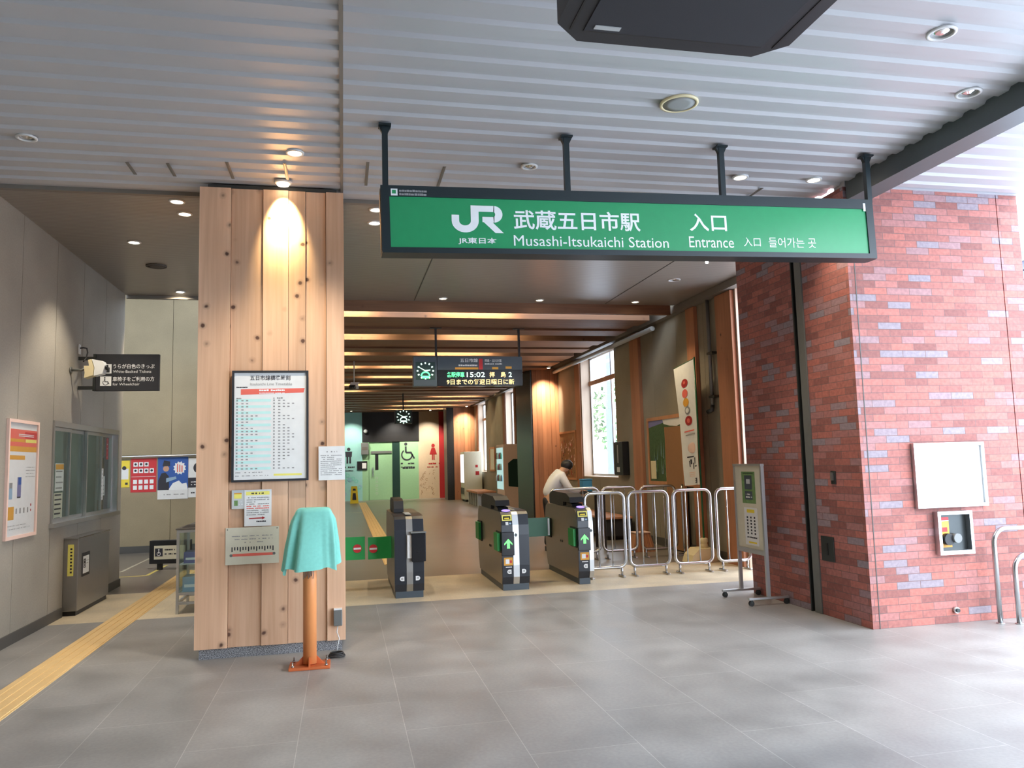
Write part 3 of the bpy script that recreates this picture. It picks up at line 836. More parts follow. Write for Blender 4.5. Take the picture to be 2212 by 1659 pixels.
# inner ceiling
ZI = 4.045
for x, y, lb in ((-1.5, 7.55, 'nearer lamp of the bright pair left of the pillar top'), (-1.5, 7.92, 'farther lamp of the bright pair left of the pillar top')):
    downlight(x, y, ZI, lb, 'lamp_white', 30, None, 100, (1, 0.93, 0.82))
for x, y, lb in ((0.33, 7.55, 'nearer lamp of the bright pair right of the pillar top'), (0.33, 7.98, 'farther lamp of the bright pair right of the pillar top')):
    downlight(x, y, ZI, lb, 'lamp_white', 30, None, 100, (1, 0.93, 0.82))
downlight(-2.22, 9.0, ZI, 'lit ceiling light in front of the ticket window wall', 'lamp_white', 55, (-0.5, 0, -3), 85, (1, 0.90, 0.74))
downlight(-2.224, 11.5, ZI, 'lit ceiling light nearest the left bay', 'lamp_white', 110, (-0.5, 2.4, -2.4), 100, (1, 0.84, 0.62))
for x, lb in ((1.493, 'left of the three lamps in front of the first wooden beam'), (3.007, 'middle of the three lamps in front of the first wooden beam'), (4.59, 'right of the three lamps in front of the first wooden beam')):
    downlight(x, 11.62, ZI, lb, 'lamp_warm', 35, None, 110, (1, 0.80, 0.5))
downlight(4.587, 10.1, ZI, 'unlit round plate in the inner ceiling above the fence', None, r=0.09)
def speaker(x, y, z, r, mats, lbl):
    o = thing('ceiling_speaker', lbl, 'speaker', (x, y, z))
    MB().m(mats[0]).lathe([(r, 0.0), (r, -0.012), (r - 0.018, -0.016), (r - 0.02, -0.010)], 0, 0, 32).build('rim', o)
    MB().m(mats[1]).lathe([(r - 0.0205, -0.011), (r * 0.5, -0.014), (0.01, -0.015)], 0, 0, 28).build('grille', o)
speaker(2.324, 4.894, ZC, 0.135, ('cream', 'speaker_cloth'), 'round cream-rimmed ceiling speaker in front of the station sign')
speaker(-2.221, 10.05, ZI, 0.12, ('speaker_dark', 'speaker_dark'), 'dark round speaker in the inner ceiling near the left wall')
tag(MB().m('lamp_white').lathe([(0.02, ZI - 0.001), (0.018, ZI - 0.03), (0.005, ZI - 0.035)], 4.578, 9.06, 12).build('ceiling_sensor'), 'tiny bright dot on the inner ceiling near the brick pier', 'sensor')
for x, ya, yb, lb in ((-1.69, 6.58, 6.85, 'leftmost'), (-1.38, 6.56, 6.85, 'second from left'), (-0.911, 6.46, 6.84, 'third from left'), (-0.457, 6.42, 6.88, 'fourth from left'),
                  (0.21, 6.3, 6.85, 'third from right'), (0.845, 6.31, 6.82, 'second from right'), (3.84, 6.41, 6.69, 'rightmost')):
    mb = MB().m('soffit_trim').box(x - 0.013, x + 0.013, ya, yb, ZC - 0.004, ZC - 0.0005).m('grey_metal').box(x - 0.005, x + 0.005, ya + 0.01, yb - 0.01, ZC - 0.006, ZC - 0.0041)
    tag(mb.build('ceiling_slot'), 'narrow dark slot in the ribbed ceiling, %s of the row' % lb, 'slot', 'slots in the ribbed ceiling')

# ---- things on and by the pillar
def framed_sheet(name, label, cat, x0, x1, z0, z1, y, fm, t, depth):
    o = thing(name, label, cat, (x0, y, z0)); w, h = x1 - x0, z1 - z0
    MB().m(fm).box(0, w, -depth, 0, 0, t).box(0, w, -depth, 0, h - t, h).box(0, t, -depth, 0, t, h - t).box(w - t, w, -depth, 0, t, h - t).build('frame', o)
    return o, w, h
PF = PY - 0.001
o, w, h = framed_sheet('timetable', 'white train timetable in a black frame on the wooden pillar', 'timetable', -0.916, -0.290, 1.437, 2.378, PF, 'charcoal', 0.018, 0.03)
mb = MB().m('white_paper').box(0.0181, w - 0.0181, -0.018, -0.002, 0.0181, h - 0.0181)
Y1, Y2 = -0.0188, -0.0196
mb.m('salmon').prism([(0.07, 0.735), (0.585, 0.752), (0.595, 0.79), (0.07, 0.783)], 'y', Y1, -0.018)
mb.m('aqua')
for i in range(23):
    if i % 2 == 0: mb.rect(0.03, 0.315, 0.10 + i * 0.0262, 0.10 + i * 0.0262 + 0.022, Y1)
mb.m('pale_yellow').rect(0.34, 0.57, 0.045, 0.062, Y1)
mb.m('dark_print')
mb.text('五日市線標準時刻', 0.145, 0.475, 0.858, 0.902, Y2, 0.012)
mb.m('grey_print').text('Itsukaichi Line Timetable', 0.145, 0.488, 0.815, 0.838, Y2)
mb.m('dark_print').dashes(0.035, 0.125, 0.795, 0.010, Y2, 1, 0.05)
mb.m('white_print').dashes(0.22, 0.43, 0.765, 0.016, Y2, 2, 0.1).dashes(0.22, 0.43, 0.745, 0.008, Y2, 3, 0.1)
mb.m('grey_print').dashes(0.035, 0.075, 0.698, 0.014, Y2, 4, 0.0).dashes(0.335, 0.42, 0.70, 0.013, Y2, 5, 0.2)
for i in range(23):
    z = 0.104 + i * 0.0262; rg = random.Random(i)
    for xa in (0.035, 0.335):
        mb.m('grey_print').rect(xa, xa + 0.012, z, z + 0.013, Y2)
        for k in range(rg.randint(1, 4)): mb.rect(xa + 0.04 + k * 0.038, xa + 0.058 + k * 0.038, z + 0.001, z + 0.010, Y2)
mb.dashes(0.03, 0.27, 0.075, 0.008, Y2, 8, 0.4).dashes(0.03, 0.30, 0.048, 0.007, Y2, 9, 0.4)
mb.build('sheet', o)

def paper(name, label, cat, x0, x1, z0, z1, y, mat='white_paper', th=0.002, grp=None):
    o = MB((0, 0, 0)).m(mat)
    o.box(x0, x1, y - th, y, z0, z1)
    return o, y - th - 0.0007, y - th - 0.0014
mb, a, b = paper('', '', '', -0.207, 0.014, 1.432, 1.722, PF)
mb.m('grey_print').dashes(-0.14, -0.05, 1.67, 0.010, a, 1, 0.2)
for i in range(11): mb.m('grey_print').dashes(-0.19, -0.01 - (0.06 if i in (1, 6) else 0), 1.64 - i * 0.0165, 0.006, a, i + 2, 0.15, 0.012)
tag(mb.build('notice'), 'white printed notice at the right edge of the wooden pillar', 'notice')
mb, a, b = paper('', '', '', -0.914, -0.81, 1.215, 1.371, PF, 'pale_grey')
mb.m('pale_yellow').rect(-0.895, -0.835, 1.30, 1.345, a).m('amber').rect(-0.895, -0.835, 1.337, 1.347, b).m('leaf_light').rect(-0.895, -0.865, 1.24, 1.285, a).m('white_print').dashes(-0.855, -0.82, 1.27, 0.006, a, 3).dashes(-0.855, -0.82, 1.25, 0.006, a, 4)
tag(mb.build('card'), 'small grey card with a yellow patch below the timetable', 'card')
mb, a, b = paper('', '', '', -0.812, -0.594, 1.067, 1.370, PF - 0.003)
mb.m('pale_yellow').rect(-0.80, -0.61, 1.325, 1.355, a).m('dark_print').dashes(-0.775, -0.65, 1.334, 0.012, b, 1, 0.5)
for i in range(9):
    mb.m('salmon' if i in (4, 5) else 'grey_print').dashes(-0.795, -0.612 - (0.11 if i == 2 else 0.03 if i == 8 else 0), 1.30 - i * 0.0178, 0.009, a, i + 5, 0.1, 0.010)
mb.m('deep_red').prism([(-0.775, 1.126), (-0.67, 1.128), (-0.67, 1.120), (-0.645, 1.134), (-0.67, 1.146), (-0.67, 1.138), (-0.775, 1.136)], 'y', a, PF - 0.005)
mb.m('dark_print').dashes(-0.715, -0.635, 1.100, 0.012, a, 20, 0.05)
tag(mb.build('notice'), 'white notice with a red arrow below the timetable', 'notice')
mb, a, b = paper('', '', '', -0.960, -0.533, 0.756, 1.060, PF, 'beige_paper', 0.006)
mb.m('grey_print')
for i in range(3): mb.dashes(-0.91 + (0.08 if i == 2 else 0), -0.585 - (0.07 if i == 2 else 0), 0.985 - i * 0.026, 0.008, a, i + 1, 0.35, 0.012)
mb.m('dark_print')
for i in range(16): mb.rect(-0.912 + i * 0.0218, -0.903 + i * 0.0218, 0.862 + (0.012 if i % 3 else 0), 0.90, a)
mb.m('salmon').rect(-0.905, -0.58, 0.823, 0.845, a).m('grey_metal').disc(-0.915, 0.832, 0.012, b, 12).disc(-0.572, 0.836, 0.012, b, 12)
mb.m('dark_steel')
for x in (-0.945, -0.548): mb.disc(x, 1.045, 0.005, b, 10)
tag(mb.build('fare_map'), 'beige line map with a red bar on the wooden pillar', 'map')
o = thing('switch_box', 'small grey switch box low on the right of the wooden pillar', 'switch box', (-0.050, PF, 0.21))
MB().m('grey_metal').box(-0.036, 0.036, -0.045, 0, 0, 0.13, 0.006).build('body', o)
MB().m('white_gloss').box(-0.034, 0.034, -0.042, 0, 0.131, 0.142).build('lid', o)
MB().m('pale_grey').tube([(0.0, -0.02, 0.0), (-0.01, -0.03, -0.05), (0.01, -0.05, -0.10), (0.0, -0.08, -0.14), (-0.01, -0.09, -0.19)], 0.004, 8).build('cord', o)
mb = MB().m('cable')
for k in range(3):
    mb.tube([(-0.06 + (0.065 - k * 0.008) * math.cos(t * PI / 10), 6.72 + (0.055 - k * 0.008) * math.sin(t * PI / 10), 0.012 + k * 0.012) for t in range(21)], 0.006, 8, False)
tag(mb.build('cable_coil'), 'black cable coil on the floor beside the orange post', 'cable')

# covered card reader post
BXp, BYp = -0.262, 6.47
o = thing('card_reader_post', 'orange post whose top is hidden under a teal cloth cover', 'post', (BXp, BYp, 0))
mb = MB().m('orange').lathe([(0.052, 0.028), (0.052, 0.80), (0.045, 0.82)], 0, 0, 28)
mb.build('post', o)
mb = MB().m('orange_edge').box(-0.155, 0.155, -0.11, 0.11, 0.0, 0.022, 0.004)
for a in (0, PI / 2, PI, 1.5 * PI):
    c, s = math.cos(a), math.sin(a)
    A = [mb._v((c * 0.05 - s * t, s * 0.05 + c * t, 0.022)) for t in (-0.006, 0.006)]; B = [mb._v((c * 0.11 - s * t, s * 0.11 + c * t, 0.022)) for t in (-0.006, 0.006)]; T = [mb._v((c * 0.05 - s * t, s * 0.05 + c * t, 0.085)) for t in (-0.006, 0.006)]
    mb._face([A[0], B[0], T[0]]); mb._face([A[1], T[1], B[1]]); mb._face([B[0], B[1], T[1], T[0]])
mb.build('base_plate', o)
for x in (-0.125, 0.125):
    for y in (-0.085, 0.085): MB().m('steel').lathe([(0.012, 0.022), (0.012, 0.034), (0.006, 0.034), (0.006, 0.06)], x, y, 8).build('anchor_bolt', o)
MB().m('dark_steel').box(-0.11, 0.11, -0.06, 0.08, 0.83, 1.19, 0.01).build('reader_body', o)
mb = MB().m('grey_metal')
for k in range(7): mb.tube([(-0.035 + k * 0.010, -0.056, 0.79), (-0.04 + k * 0.012, -0.062, 0.73), (-0.045 + k * 0.012, -0.058, 0.68 + 0.01 * (k % 3))], 0.0028, 6)
mb.build('cord_fringe', o)
# the cloth cover: a draped bag open at the bottom
mb = MB().m('teal_cloth')
NA, NR = 72, 14
rows = []
for j in range(NR + 1):
    t = j / NR
    z = 1.225 - 0.465 * t
    hw = 0.142 + 0.022 * min(1, t * 4) + 0.020 * t * t; hd = 0.085 + 0.05 * t
    row = []
    for i in range(NA):
        a = 2 * PI * i / NA
        ca, sa = math.cos(a), math.sin(a)
        e = 0.55
        x = hw * math.copysign(abs(ca) ** e, ca); y = hd * math.copysign(abs(sa) ** e, sa)
        fold = (math.sin(a * 7 + 0.6) * 0.5 + math.sin(a * 11 + 2.0) * 0.25) * 0.050 * min(1, t * 1.6) + math.sin(a * 4 + 1) * 0.008 * t
        x *= 1 + fold / max(hw, 0.01) * 0.9; y *= 1 + fold / max(hd, 0.01) * 0.8
        zz = z + (0.02 * math.sin(a * 5 + 1.0) + 0.012 * math.cos(a * 3)) * t - (0.018 if ca < -0.5 else 0) * t
        if t < 0.18: zz -= 0.045 * (abs(ca) ** 6) * (1 - t / 0.18) * 0.9
        x -= 0.045 * t * (1 if ca < 0 else 0.0)
        row.append(mb._v((x + 0.03, y, zz)))
    rows.append(row)
for A, B in zip(rows, rows[1:]):
    for i in range(NA): mb._face([A[i], B[i], B[(i + 1) % NA], A[(i + 1) % NA]], True)
mb._face(rows[0])
mb.build('cloth_cover', o)

# ================================================================== LEFT SIDE
def on_left(y): return (LW + 0.001, y, 0)
# local frames on the left wall: x = into the station, front = -y -> +X
o = thing('framed_poster', 'framed red and white poster on the concrete wall before the ticket window', 'poster', (LW + 0.001, 7.93, 0.955), PI / 2)
w, h, t = 0.73, 1.11, 0.03
MB().m('pink_board').box(0, w, -0.025, 0, 0, t).box(0, w, -0.025, 0, h - t, h).box(0, t, -0.025, 0, t, h - t).box(w - t, w, -0.025, 0, t, h - t).build('frame', o)
mb = MB().m('white_paper').box(t, w - t, -0.010, -0.001, t, h - t)
A = -0.0108; B = -0.0116
mb.m('salmon').rect(t, w - t, 0.86, 1.02, A).m('amber').rect(t, w - t, 0.81, 0.86, A).rect(0.04, 0.42, 0.735, 0.775, A).rect(0.04, 0.20, 0.18, 0.30, A).rect(0.04, 0.40, 0.90, 0.93, B)
mb.m('pale_yellow').rect(0.42, 0.69, 0.90, 0.93, B).m('red').rect(0.40, 0.70, 0.94, 1.0, B)
for z in (0.97, 0.955): mb.m('white_print').rect(0.25, 0.62, z, z + 0.007, B - 0.0006)
mb.m('lavender').rect(0.26, 0.35, 0.38, 0.57, A).m('blue').rect(0.285, 0.35, 0.50, 0.57, B).m('dark_print').rect(0.26, 0.34, 0.375, 0.388, B)
mb.m('grey_print').rect(0.08, 0.15, 0.37, 0.52, A).m('pale_blue').rect(0.08, 0.15, 0.37, 0.47, B)
mb.m('grey_print')
for i in range(4): mb.dashes(0.45, 0.68, 0.66 - i * 0.03, 0.007, A, i)
for i in range(4): mb.rect(0.24 + i * 0.09, 0.27 + i * 0.09, 0.23, 0.28, A)
mb.m('deep_red').disc(0.60, 0.30, 0.015, A, 10).disc(0.60, 0.25, 0.013, A, 10)
mb.m('grey_print').dashes(0.06, 0.5, 0.12, 0.008, A, 10).dashes(0.06, 0.6, 0.09, 0.008, A, 11)
mb.build('print', o)
MB().m('clear_glass').rect(t, w - t, t, h - t, -0.021).build('glass', o)

# steel counter box under the ticket window
o = thing('counter_box', 'low stainless box with a wheelchair sticker below the ticket window', 'counter', (LW + 0.001, 9.53, 0), PI / 2)
W_, D_, H_ = 1.17, 0.15, 0.83
MB().m('brushed_steel').box(0, W_, -D_, 0, 0.05, H_, 0.006).build('body', o)
MB().m('black').box(0.02, W_ - 0.02, -D_ + 0.02, 0, 0.0, 0.05).build('plinth', o)
MB().m('steel').box(-0.004, W_ + 0.004, -D_ - 0.004, 0, H_, H_ + 0.012).build('top', o)
mb = MB().m('black').rect(0.12, 0.40, 0.40, 0.66, -D_ - 0.002).m('white_gloss').rect(0.16, 0.37, 0.43, 0.62, -D_ - 0.003)
mb.m('black').rect(0.175, 0.25, 0.49, 0.59, -D_ - 0.004).m('white_print').ring(0.21, 0.52, 0.014, 0.02, -D_ - 0.005, 14).disc(0.21, 0.572, 0.008, -D_ - 0.005, 10)
mb.m('grey_print').dashes(0.265, 0.35, 0.56, 0.012, -D_ - 0.004, 1).dashes(0.265, 0.35, 0.53, 0.012, -D_ - 0.004, 2)
mb.build('sticker', o)
mb = MB().m('pale_yellow').box(-0.003, -0.0005, -D_ + 0.045, -0.045, 0.43, 0.77).m('dark_print')
for i in range(8): mb.box(-0.0042, -0.0031, -D_ + 0.06, -0.07, 0.46 + i * 0.036, 0.478 + i * 0.036)
mb.build('yellow_strip', o)
# objects in the office
def office_box(name, lbl, cat, x, y, z, sx, sy, sz, mats):
    mb = MB().m(mats[0]).box(x, x + sx, y, y + sy, z, z + sz, 0.004)
    if len(mats) > 1:
        mb.m(mats[1])
        for i in range(4): mb.box(x + sx, x + sx + 0.002, y + 0.02, y + sy - 0.02, z + sz * (0.15 + 0.2 * i), z + sz * (0.24 + 0.2 * i))
    return tag(mb.build(name), lbl, cat)
o = thing('office_counter', 'pale counter shelf behind the ticket window panes', 'counter', (-3.5, 10.3, 0))
MB().m('pale_grey').box(-0.4, 0.29, -1.30, 1.30, 0.93, 0.97).build('top', o)
MB().m('grey_metal').box(-0.35, 0.2, -1.28, 1.28, 0, 0.929).build('cabinet', o)
def wpaper(lbl, y0, y1, z0, z1, mats, X=-3.035):
    mb = MB().m(mats[0]).box(X - 0.003, X, y0, y1, z0, z1); mb.m(mats[1]); r = random.Random(int(y0 * 100))
    n = max(3, int((z1 - z0) / 0.05))
    for i in range(n):
        z = z0 + (z1 - z0) * (i + 0.4) / n
        mb.box(X, X + 0.001, y0 + 0.02, y1 - 0.02 - 0.05 * r.random(), z, z + 0.016)
    if len(mats) > 2: mb.m(mats[2]).box(X, X + 0.0015, y0 + 0.01, y1 - 0.01, z1 - (z1 - z0) * 0.22, z1 - 0.01)
    return tag(mb.build('window_notice'), lbl, 'notice')
wpaper('tall white notice in the near pane of the ticket window, upper', 9.32, 9.58, 1.36, 1.66, ('white_paper', 'grey_print', 'amber'))
wpaper('tall white notice in the near pane of the ticket window, lower', 9.30, 9.56, 1.04, 1.34, ('beige_paper', 'dark_print'))
wpaper('narrow white notice at the left edge of the ticket window', 9.16, 9.27, 1.30, 1.66, ('white_paper', 'grey_print'))
wpaper('blue and grey notice low at the left edge of the ticket window', 9.16, 9.27, 1.05, 1.27, ('pale_blue', 'dark_print', 'slate'))
wpaper('white lined notice in the third pane of the ticket window', 10.98, 11.25, 1.25, 1.50, ('white_paper', 'grey_print'), -3.07)
wpaper('slim red notice high in the far pane of the ticket window', 11.30, 11.38, 1.72, 2.0, ('red', 'white_print'), -3.07)
wpaper('slim white strip notice on the window meeting post', 10.90, 10.97, 1.20, 1.6, ('white_paper', 'grey_print'), -3.012)
mb = MB().m('tactile').box(-3.44, -3.40, 9.98, 10.02, 0.97, 1.85).m('orange').box(-3.46, -3.38, 9.93, 10.07, 1.80, 1.92)
tag(mb.build('office_stand'), 'slim brown stand with an orange block behind the ticket window', 'stand')
office_box('paper_stack', 'low stack of white papers on the office counter', 'papers', -3.6, 9.60, 0.97, 0.25, 0.32, 0.05, ['white_paper'])
office_box('card_terminal', 'pale desk terminal on the office counter, middle pane', 'terminal', -3.55, 10.42, 0.97, 0.2, 0.28, 0.17, ['pale_grey', 'dark_print'])
office_box('binder_shelf', 'dark shelf of binders at the back of the office', 'shelf', -5.4, 9.2, 0.0, 0.35, 1.9, 1.75, ['slate', 'white_paper'])
office_box('dark_monitor', 'black screen at the near end of the office counter', 'monitor', -3.62, 9.12, 0.97, 0.06, 0.42, 0.9, ['black'])
lo = thing('office_fill_light', 'added fill lamp brightening the office behind the ticket window', 'ceiling light', (-4.3, 10.2, 2.698))  # lamp added only to brighten the office interior
MB().m('office_fill_glow').box(-0.15, 0.15, -0.6, 0.6, -0.05, 0.0).build('diffuser', lo)

# hanging sign, camera, outlet
o = thing('projecting_sign', 'black sign with two white pictogram squares projecting from the left wall', 'sign', (-2.80, 9.80, 2.487))
w, h = 0.685, 0.433
MB().m('charcoal').box(0, w, 0.0, 0.06, 0, h, 0.004).build('panel', o)
MB().m('dark_steel').box(-0.19, -0.002, 0.015, 0.045, 0.02, 0.06).box(-0.19, -0.002, 0.015, 0.045, h - 0.07, h - 0.03).box(-0.028, -0.001, -0.005, 0.065, 0.0, h).build('bracket', o)
mb = MB().m('white_print'); y = -0.0012
mb.rect(0.05, 0.17, 0.205, 0.315, y).rect(0.05, 0.17, 0.06, 0.17, y)
mb.text('うらが白色のきっぷ', 0.185, 0.635, 0.262, 0.318, y, 0.01)
mb.text('White-Backed Tickets', 0.185, 0.60, 0.212, 0.243, y)
mb.text('車椅子をご利用の方', 0.185, 0.635, 0.112, 0.168, y, 0.01)
mb.text('for Wheelchair', 0.185, 0.475, 0.064, 0.095, y)
y2 = -0.002
mb.m('charcoal').disc(0.125, 0.295, 0.011, y2, 12).flat([(0.10, 0.215), (0.15, 0.215), (0.15, 0.275), (0.10, 0.275)], y2).flat([(0.07, 0.248), (0.10, 0.244), (0.10, 0.258), (0.07, 0.258)], y2)
mb.ring(0.108, 0.098, 0.024, 0.031, y2, 18, PI * 0.75, PI * 2.1).disc(0.10, 0.158, 0.008, y2, 10).flat([(0.095, 0.11), (0.106, 0.11), (0.106, 0.148), (0.095, 0.148)], y2).flat([(0.10, 0.112), (0.135, 0.112), (0.15, 0.082), (0.142, 0.078), (0.129, 0.103), (0.10, 0.103)], y2)
mb.build('lettering', o)
o = thing('security_camera', 'white box camera with a cut-out hood in front of the black projecting sign', 'camera', (-2.999, 9.58, 2.73))
o.scale = (1.2, 1.2, 1.2)
mb = MB().m('grey_metal').tube([(0.0, 0, -0.02), (0.10, 0, -0.02), (0.13, 0, -0.0)], 0.012, 10).tube([(0.0, 0, -0.02), (0.012, 0, -0.02)], 0.03, 14)
mb.build('arm', o)
mb = MB().m('cream')
mb.prism([(0.135, -0.10), (0.21, -0.075), (0.215, 0.0), (0.19, 0.075), (0.165, 0.07), (0.175, 0.015), (0.13, 0.015), (0.14, -0.05)], 'y', -0.055, 0.055)
mb.build('hood', o)
mb = MB().m('white_gloss').prism([(0.216, -0.08), (0.29, -0.06), (0.31, 0.02), (0.29, 0.06), (0.196, 0.078), (0.221, 0.0)], 'y', -0.05, 0.05)
mb.build('housing', o)
MB().m('black_gloss').tube([(0.305, 0, 0.0), (0.325, 0, 0.005)], 0.025, 14).build('lens', o)
o = thing('wall_outlet', 'white outlet plate with a black cable high on the left wall', 'outlet', (LW + 0.001, 9.85, 2.925), PI / 2)
MB().m('white_gloss').box(-0.035, 0.035, -0.012, 0, 0, 0.115, 0.003).build('plate', o)
MB().m('cable').tube([(0.0, -0.013, 0.07), (0.0, -0.05, 0.075), (-0.05, -0.10, 0.06), (-0.12, -0.13, 0.0), (-0.20, -0.14, -0.07), (-0.26, -0.13, -0.12)], 0.008, 8).build('cable', o)

# left bay: rail, posters, low sign, display case
mb = MB().m('aluminium').tube([(-6.0, 16.22, 1.835), (-1.6, 16.22, 1.835)], 0.022, 10)
for x in (-5.6, -4.5, -3.4, -2.3): mb.tube([(x, 16.22, 1.835), (x, 16.299, 1.835)], 0.01, 8)
tag(mb.build('picture_rail'), 'pale horizontal rail on the back wall of the left bay', 'rail')
YP = 16.298
def poster(lbl, x0, x1, z0, z1, base, draw):
    mb = MB().m(base).box(x0, x1, YP - 0.004, YP, z0, z1)
    draw(mb, x0, z0, x1 - x0, z1 - z0, YP - 0.008, YP - 0.012)
    return tag(mb.build('poster'), lbl, 'poster')
def d_yellow(m, x, z, w, h, a, b):
    m.m('white_paper').rect(x + 0.1 * w, x + 0.9 * w, z + h * 0.3, z + h * 0.7, a).m('dark_print').disc(x + w * 0.5, z + h * 0.72, w * 0.2, b).rect(x + w * 0.6, x + w * 0.85, z + 0.1 * h, z + h * 0.18, a)
poster('narrow yellow poster at the left end of the bay wall', -4.20, -4.01, 1.25, 1.76, 'yellow', d_yellow)
def d_red(m, x, z, w, h, a, b):
    m.m('white_print').rect(x + 0.03 * w, x + 0.97 * w, z + h * 0.455, z + h * 0.465, a)
    for r in range(2):
        for i in range(4): m.m('white_print').rect(x + w * (0.1 + 0.215 * i), x + w * (0.25 + 0.215 * i), z + h * (0.08 + 0.17 * r), z + h * (0.20 + 0.17 * r), a)
    for r in range(2):
        for i in range(4 - r):
            m.m('white_print').rect(x + w * (0.1 + 0.21 * i), x + w * (0.27 + 0.21 * i), z + h * (0.57 + 0.19 * r), z + h * (0.70 + 0.19 * r), a)
            m.m('dark_print').disc(x + w * (0.185 + 0.21 * i), z + h * (0.64 + 0.19 * r), w * 0.05, b, 12)
poster('red poster with rows of small white panels on the bay wall', -3.99, -3.53, 1.15, 1.795, 'red', d_red)
def d_blue(m, x, z, w, h, a, b):
    m.m('white_paper').rect(x, x + w, z, z + h * 0.22, a)
    m.m('grey_print').dashes(x + 0.1 * w, x + 0.9 * w, z + 0.1 * h, 0.02, b, 2)
    # a plain figure in a dark peaked cap and uniform
    m.m('dark_print').flat([(x + 0.02 * w, z + 0.22 * h), (x + 0.38 * w, z + 0.22 * h), (x + 0.36 * w, z + 0.55 * h), (x + 0.25 * w, z + 0.64 * h), (x + 0.12 * w, z + 0.62 * h), (x + 0.02 * w, z + 0.45 * h)], a)
    m.m('skin').disc(x + 0.27 * w, z + 0.73 * h, 0.10 * w, a).m('dark_print').flat([(x + 0.15 * w, z + 0.79 * h), (x + 0.40 * w, z + 0.79 * h), (x + 0.40 * w, z + 0.90 * h), (x + 0.20 * w, z + 0.93 * h)], b)
    m.m('pale_blue').flat([(x + 0.28 * w, z + 0.40 * h), (x + 0.62 * w, z + 0.48 * h), (x + 0.60 * w, z + 0.54 * h), (x + 0.28 * w, z + 0.50 * h)], b)
    pts = []
    for i in range(24):
        r = (0.22 if i % 2 else 0.17) * w; t = 2 * PI * i / 24
        pts.append((x + 0.72 * w + r * math.cos(t), z + 0.74 * h + r * 1.1 * math.sin(t)))
    m.m('white_print').flat(pts, a).m('salmon')
    for i in range(3): m.rect(x + (0.63 + 0.075 * i) * w, x + (0.665 + 0.075 * i) * w, z + 0.64 * h, z + (0.84 - 0.02 * i) * h, b)
    m.m('white_print').flat([(x + 0.35 * w, z + 0.22 * h), (x + w, z + 0.22 * h), (x + 0.95 * w, z + 0.38 * h), (x + 0.8 * w, z + 0.36 * h), (x + 0.7 * w, z + 0.44 * h), (x + 0.5 * w, z + 0.38 * h)], a)
poster('blue poster with a uniformed figure and a starburst on the bay wall', -3.505, -2.955, 1.0, 1.805, 'blue', d_blue)
def d_bw(m, x, z, w, h, a, b):
    m.m('dark_print').rect(x, x + w, z + 0.25 * h, z + 0.5 * h, a).disc(x + 0.4 * w, z + 0.75 * h, 0.22 * w, a).m('white_print').disc(x + 0.42 * w, z + 0.72 * h, 0.12 * w, b).dashes(x + 0.1 * w, x + 0.8 * w, z + 0.38 * h, 0.02, b, 1).dashes(x + 0.1 * w, x + 0.8 * w, z + 0.31 * h, 0.02, b, 2)
    m.m('dark_print').dashes(x + 0.1 * w, x + 0.8 * w, z + 0.1 * h, 0.03, a, 3)
poster('black and white poster on the bay wall next to the wooden pillar', -2.95, -2.45, 1.02, 1.78, 'white_paper', d_bw)
o = thing('wheelchair_sign', 'black box sign with a white wheelchair panel low in the left bay', 'sign', (-2.92, 13.35, 0), -0.18)
MB().m('black').box(-0.06, 0.56, 0.0, 0.12, 0.10, 0.46, 0.006).build('case', o)
MB().m('black').box(0.05, 0.12, 0.03, 0.09, 0.0, 0.10).box(0.44, 0.51, 0.03, 0.09, 0.0, 0.10).build('foot', o)
mb = MB().m('beige_paper').rect(0.015, 0.50, 0.17, 0.38, -0.002).m('dark_print').rect(0.03, 0.15, 0.215, 0.34, -0.004).m('white_print').ring(0.09, 0.255, 0.022, 0.03, -0.006, 16).disc(0.09, 0.32, 0.010, -0.006, 10).rect(0.084, 0.096, 0.26, 0.31, -0.006)
mb.m('dark_print').dashes(0.18, 0.34, 0.305, 0.022, -0.004, 1).dashes(0.18, 0.40, 0.24, 0.022, -0.004, 2)
mb.build('panel', o)
# glass display case half hidden by the pillar
o = thing('display_case', 'aluminium and glass display case behind the left edge of the wooden pillar', 'display case', (-1.78, 9.22, 0))
mb = MB().m('aluminium'); cw, cd = 0.8, 0.62; t = 0.028
for x in (0, cw - t):
    for y in (0, cd - t): mb.box(x, x + t, y, y + t, 0.0, 0.90)
for z in (0.10, 0.20, 0.87):
    for y in (0, cd - t): mb.box(t, cw - t, y, y + t, z, z + t)
    for x in (0, cw - t): mb.box(x, x + t, t, cd - t, z, z + t)
mb.build('frame', o)
MB().m('speaker_dark').box(-0.01, cw + 0.01, -0.01, cd + 0.01, 0.90, 0.915).prism([(0.03, 0.916), (0.5, 0.916), (0.42, 0.95), (0.10, 0.95)], 'y', 0.1, 0.5).build('top', o)
MB().m('tinted_glass').box(t, cw - t, 0.008, 0.014, 0.228, 0.87).build('glass', o)
MB().m('tinted_glass').box(0.008, 0.014, t, cd - t, 0.228, 0.87).build('glass', o)
MB().m('pale_grey').box(0.015, cw - 0.015, 0.015, cd - 0.015, 0.21, 0.222).box(0.03, cw - 0.03, 0.03, cd - 0.03, 0.52, 0.53).build('shelf', o)
def case_item(n, lbl, x, z, sx, sz, mat):
    mb = MB().m(mat).box(-1.78 + x, -1.78 + x + sx, 9.22 + 0.08, 9.22 + 0.34, z, z + sz, 0.003).m('white_print').box(-1.78 + x + 0.02, -1.78 + x + sx - 0.02, 9.299, 9.3, z + sz * 0.3, z + sz * 0.5)
    tag(mb.build(n), lbl, 'boxed goods')
case_item('goods_box', 'pale blue box on the lower shelf of the display case, left', 0.05, 0.2225, 0.2, 0.16, 'pale_blue')
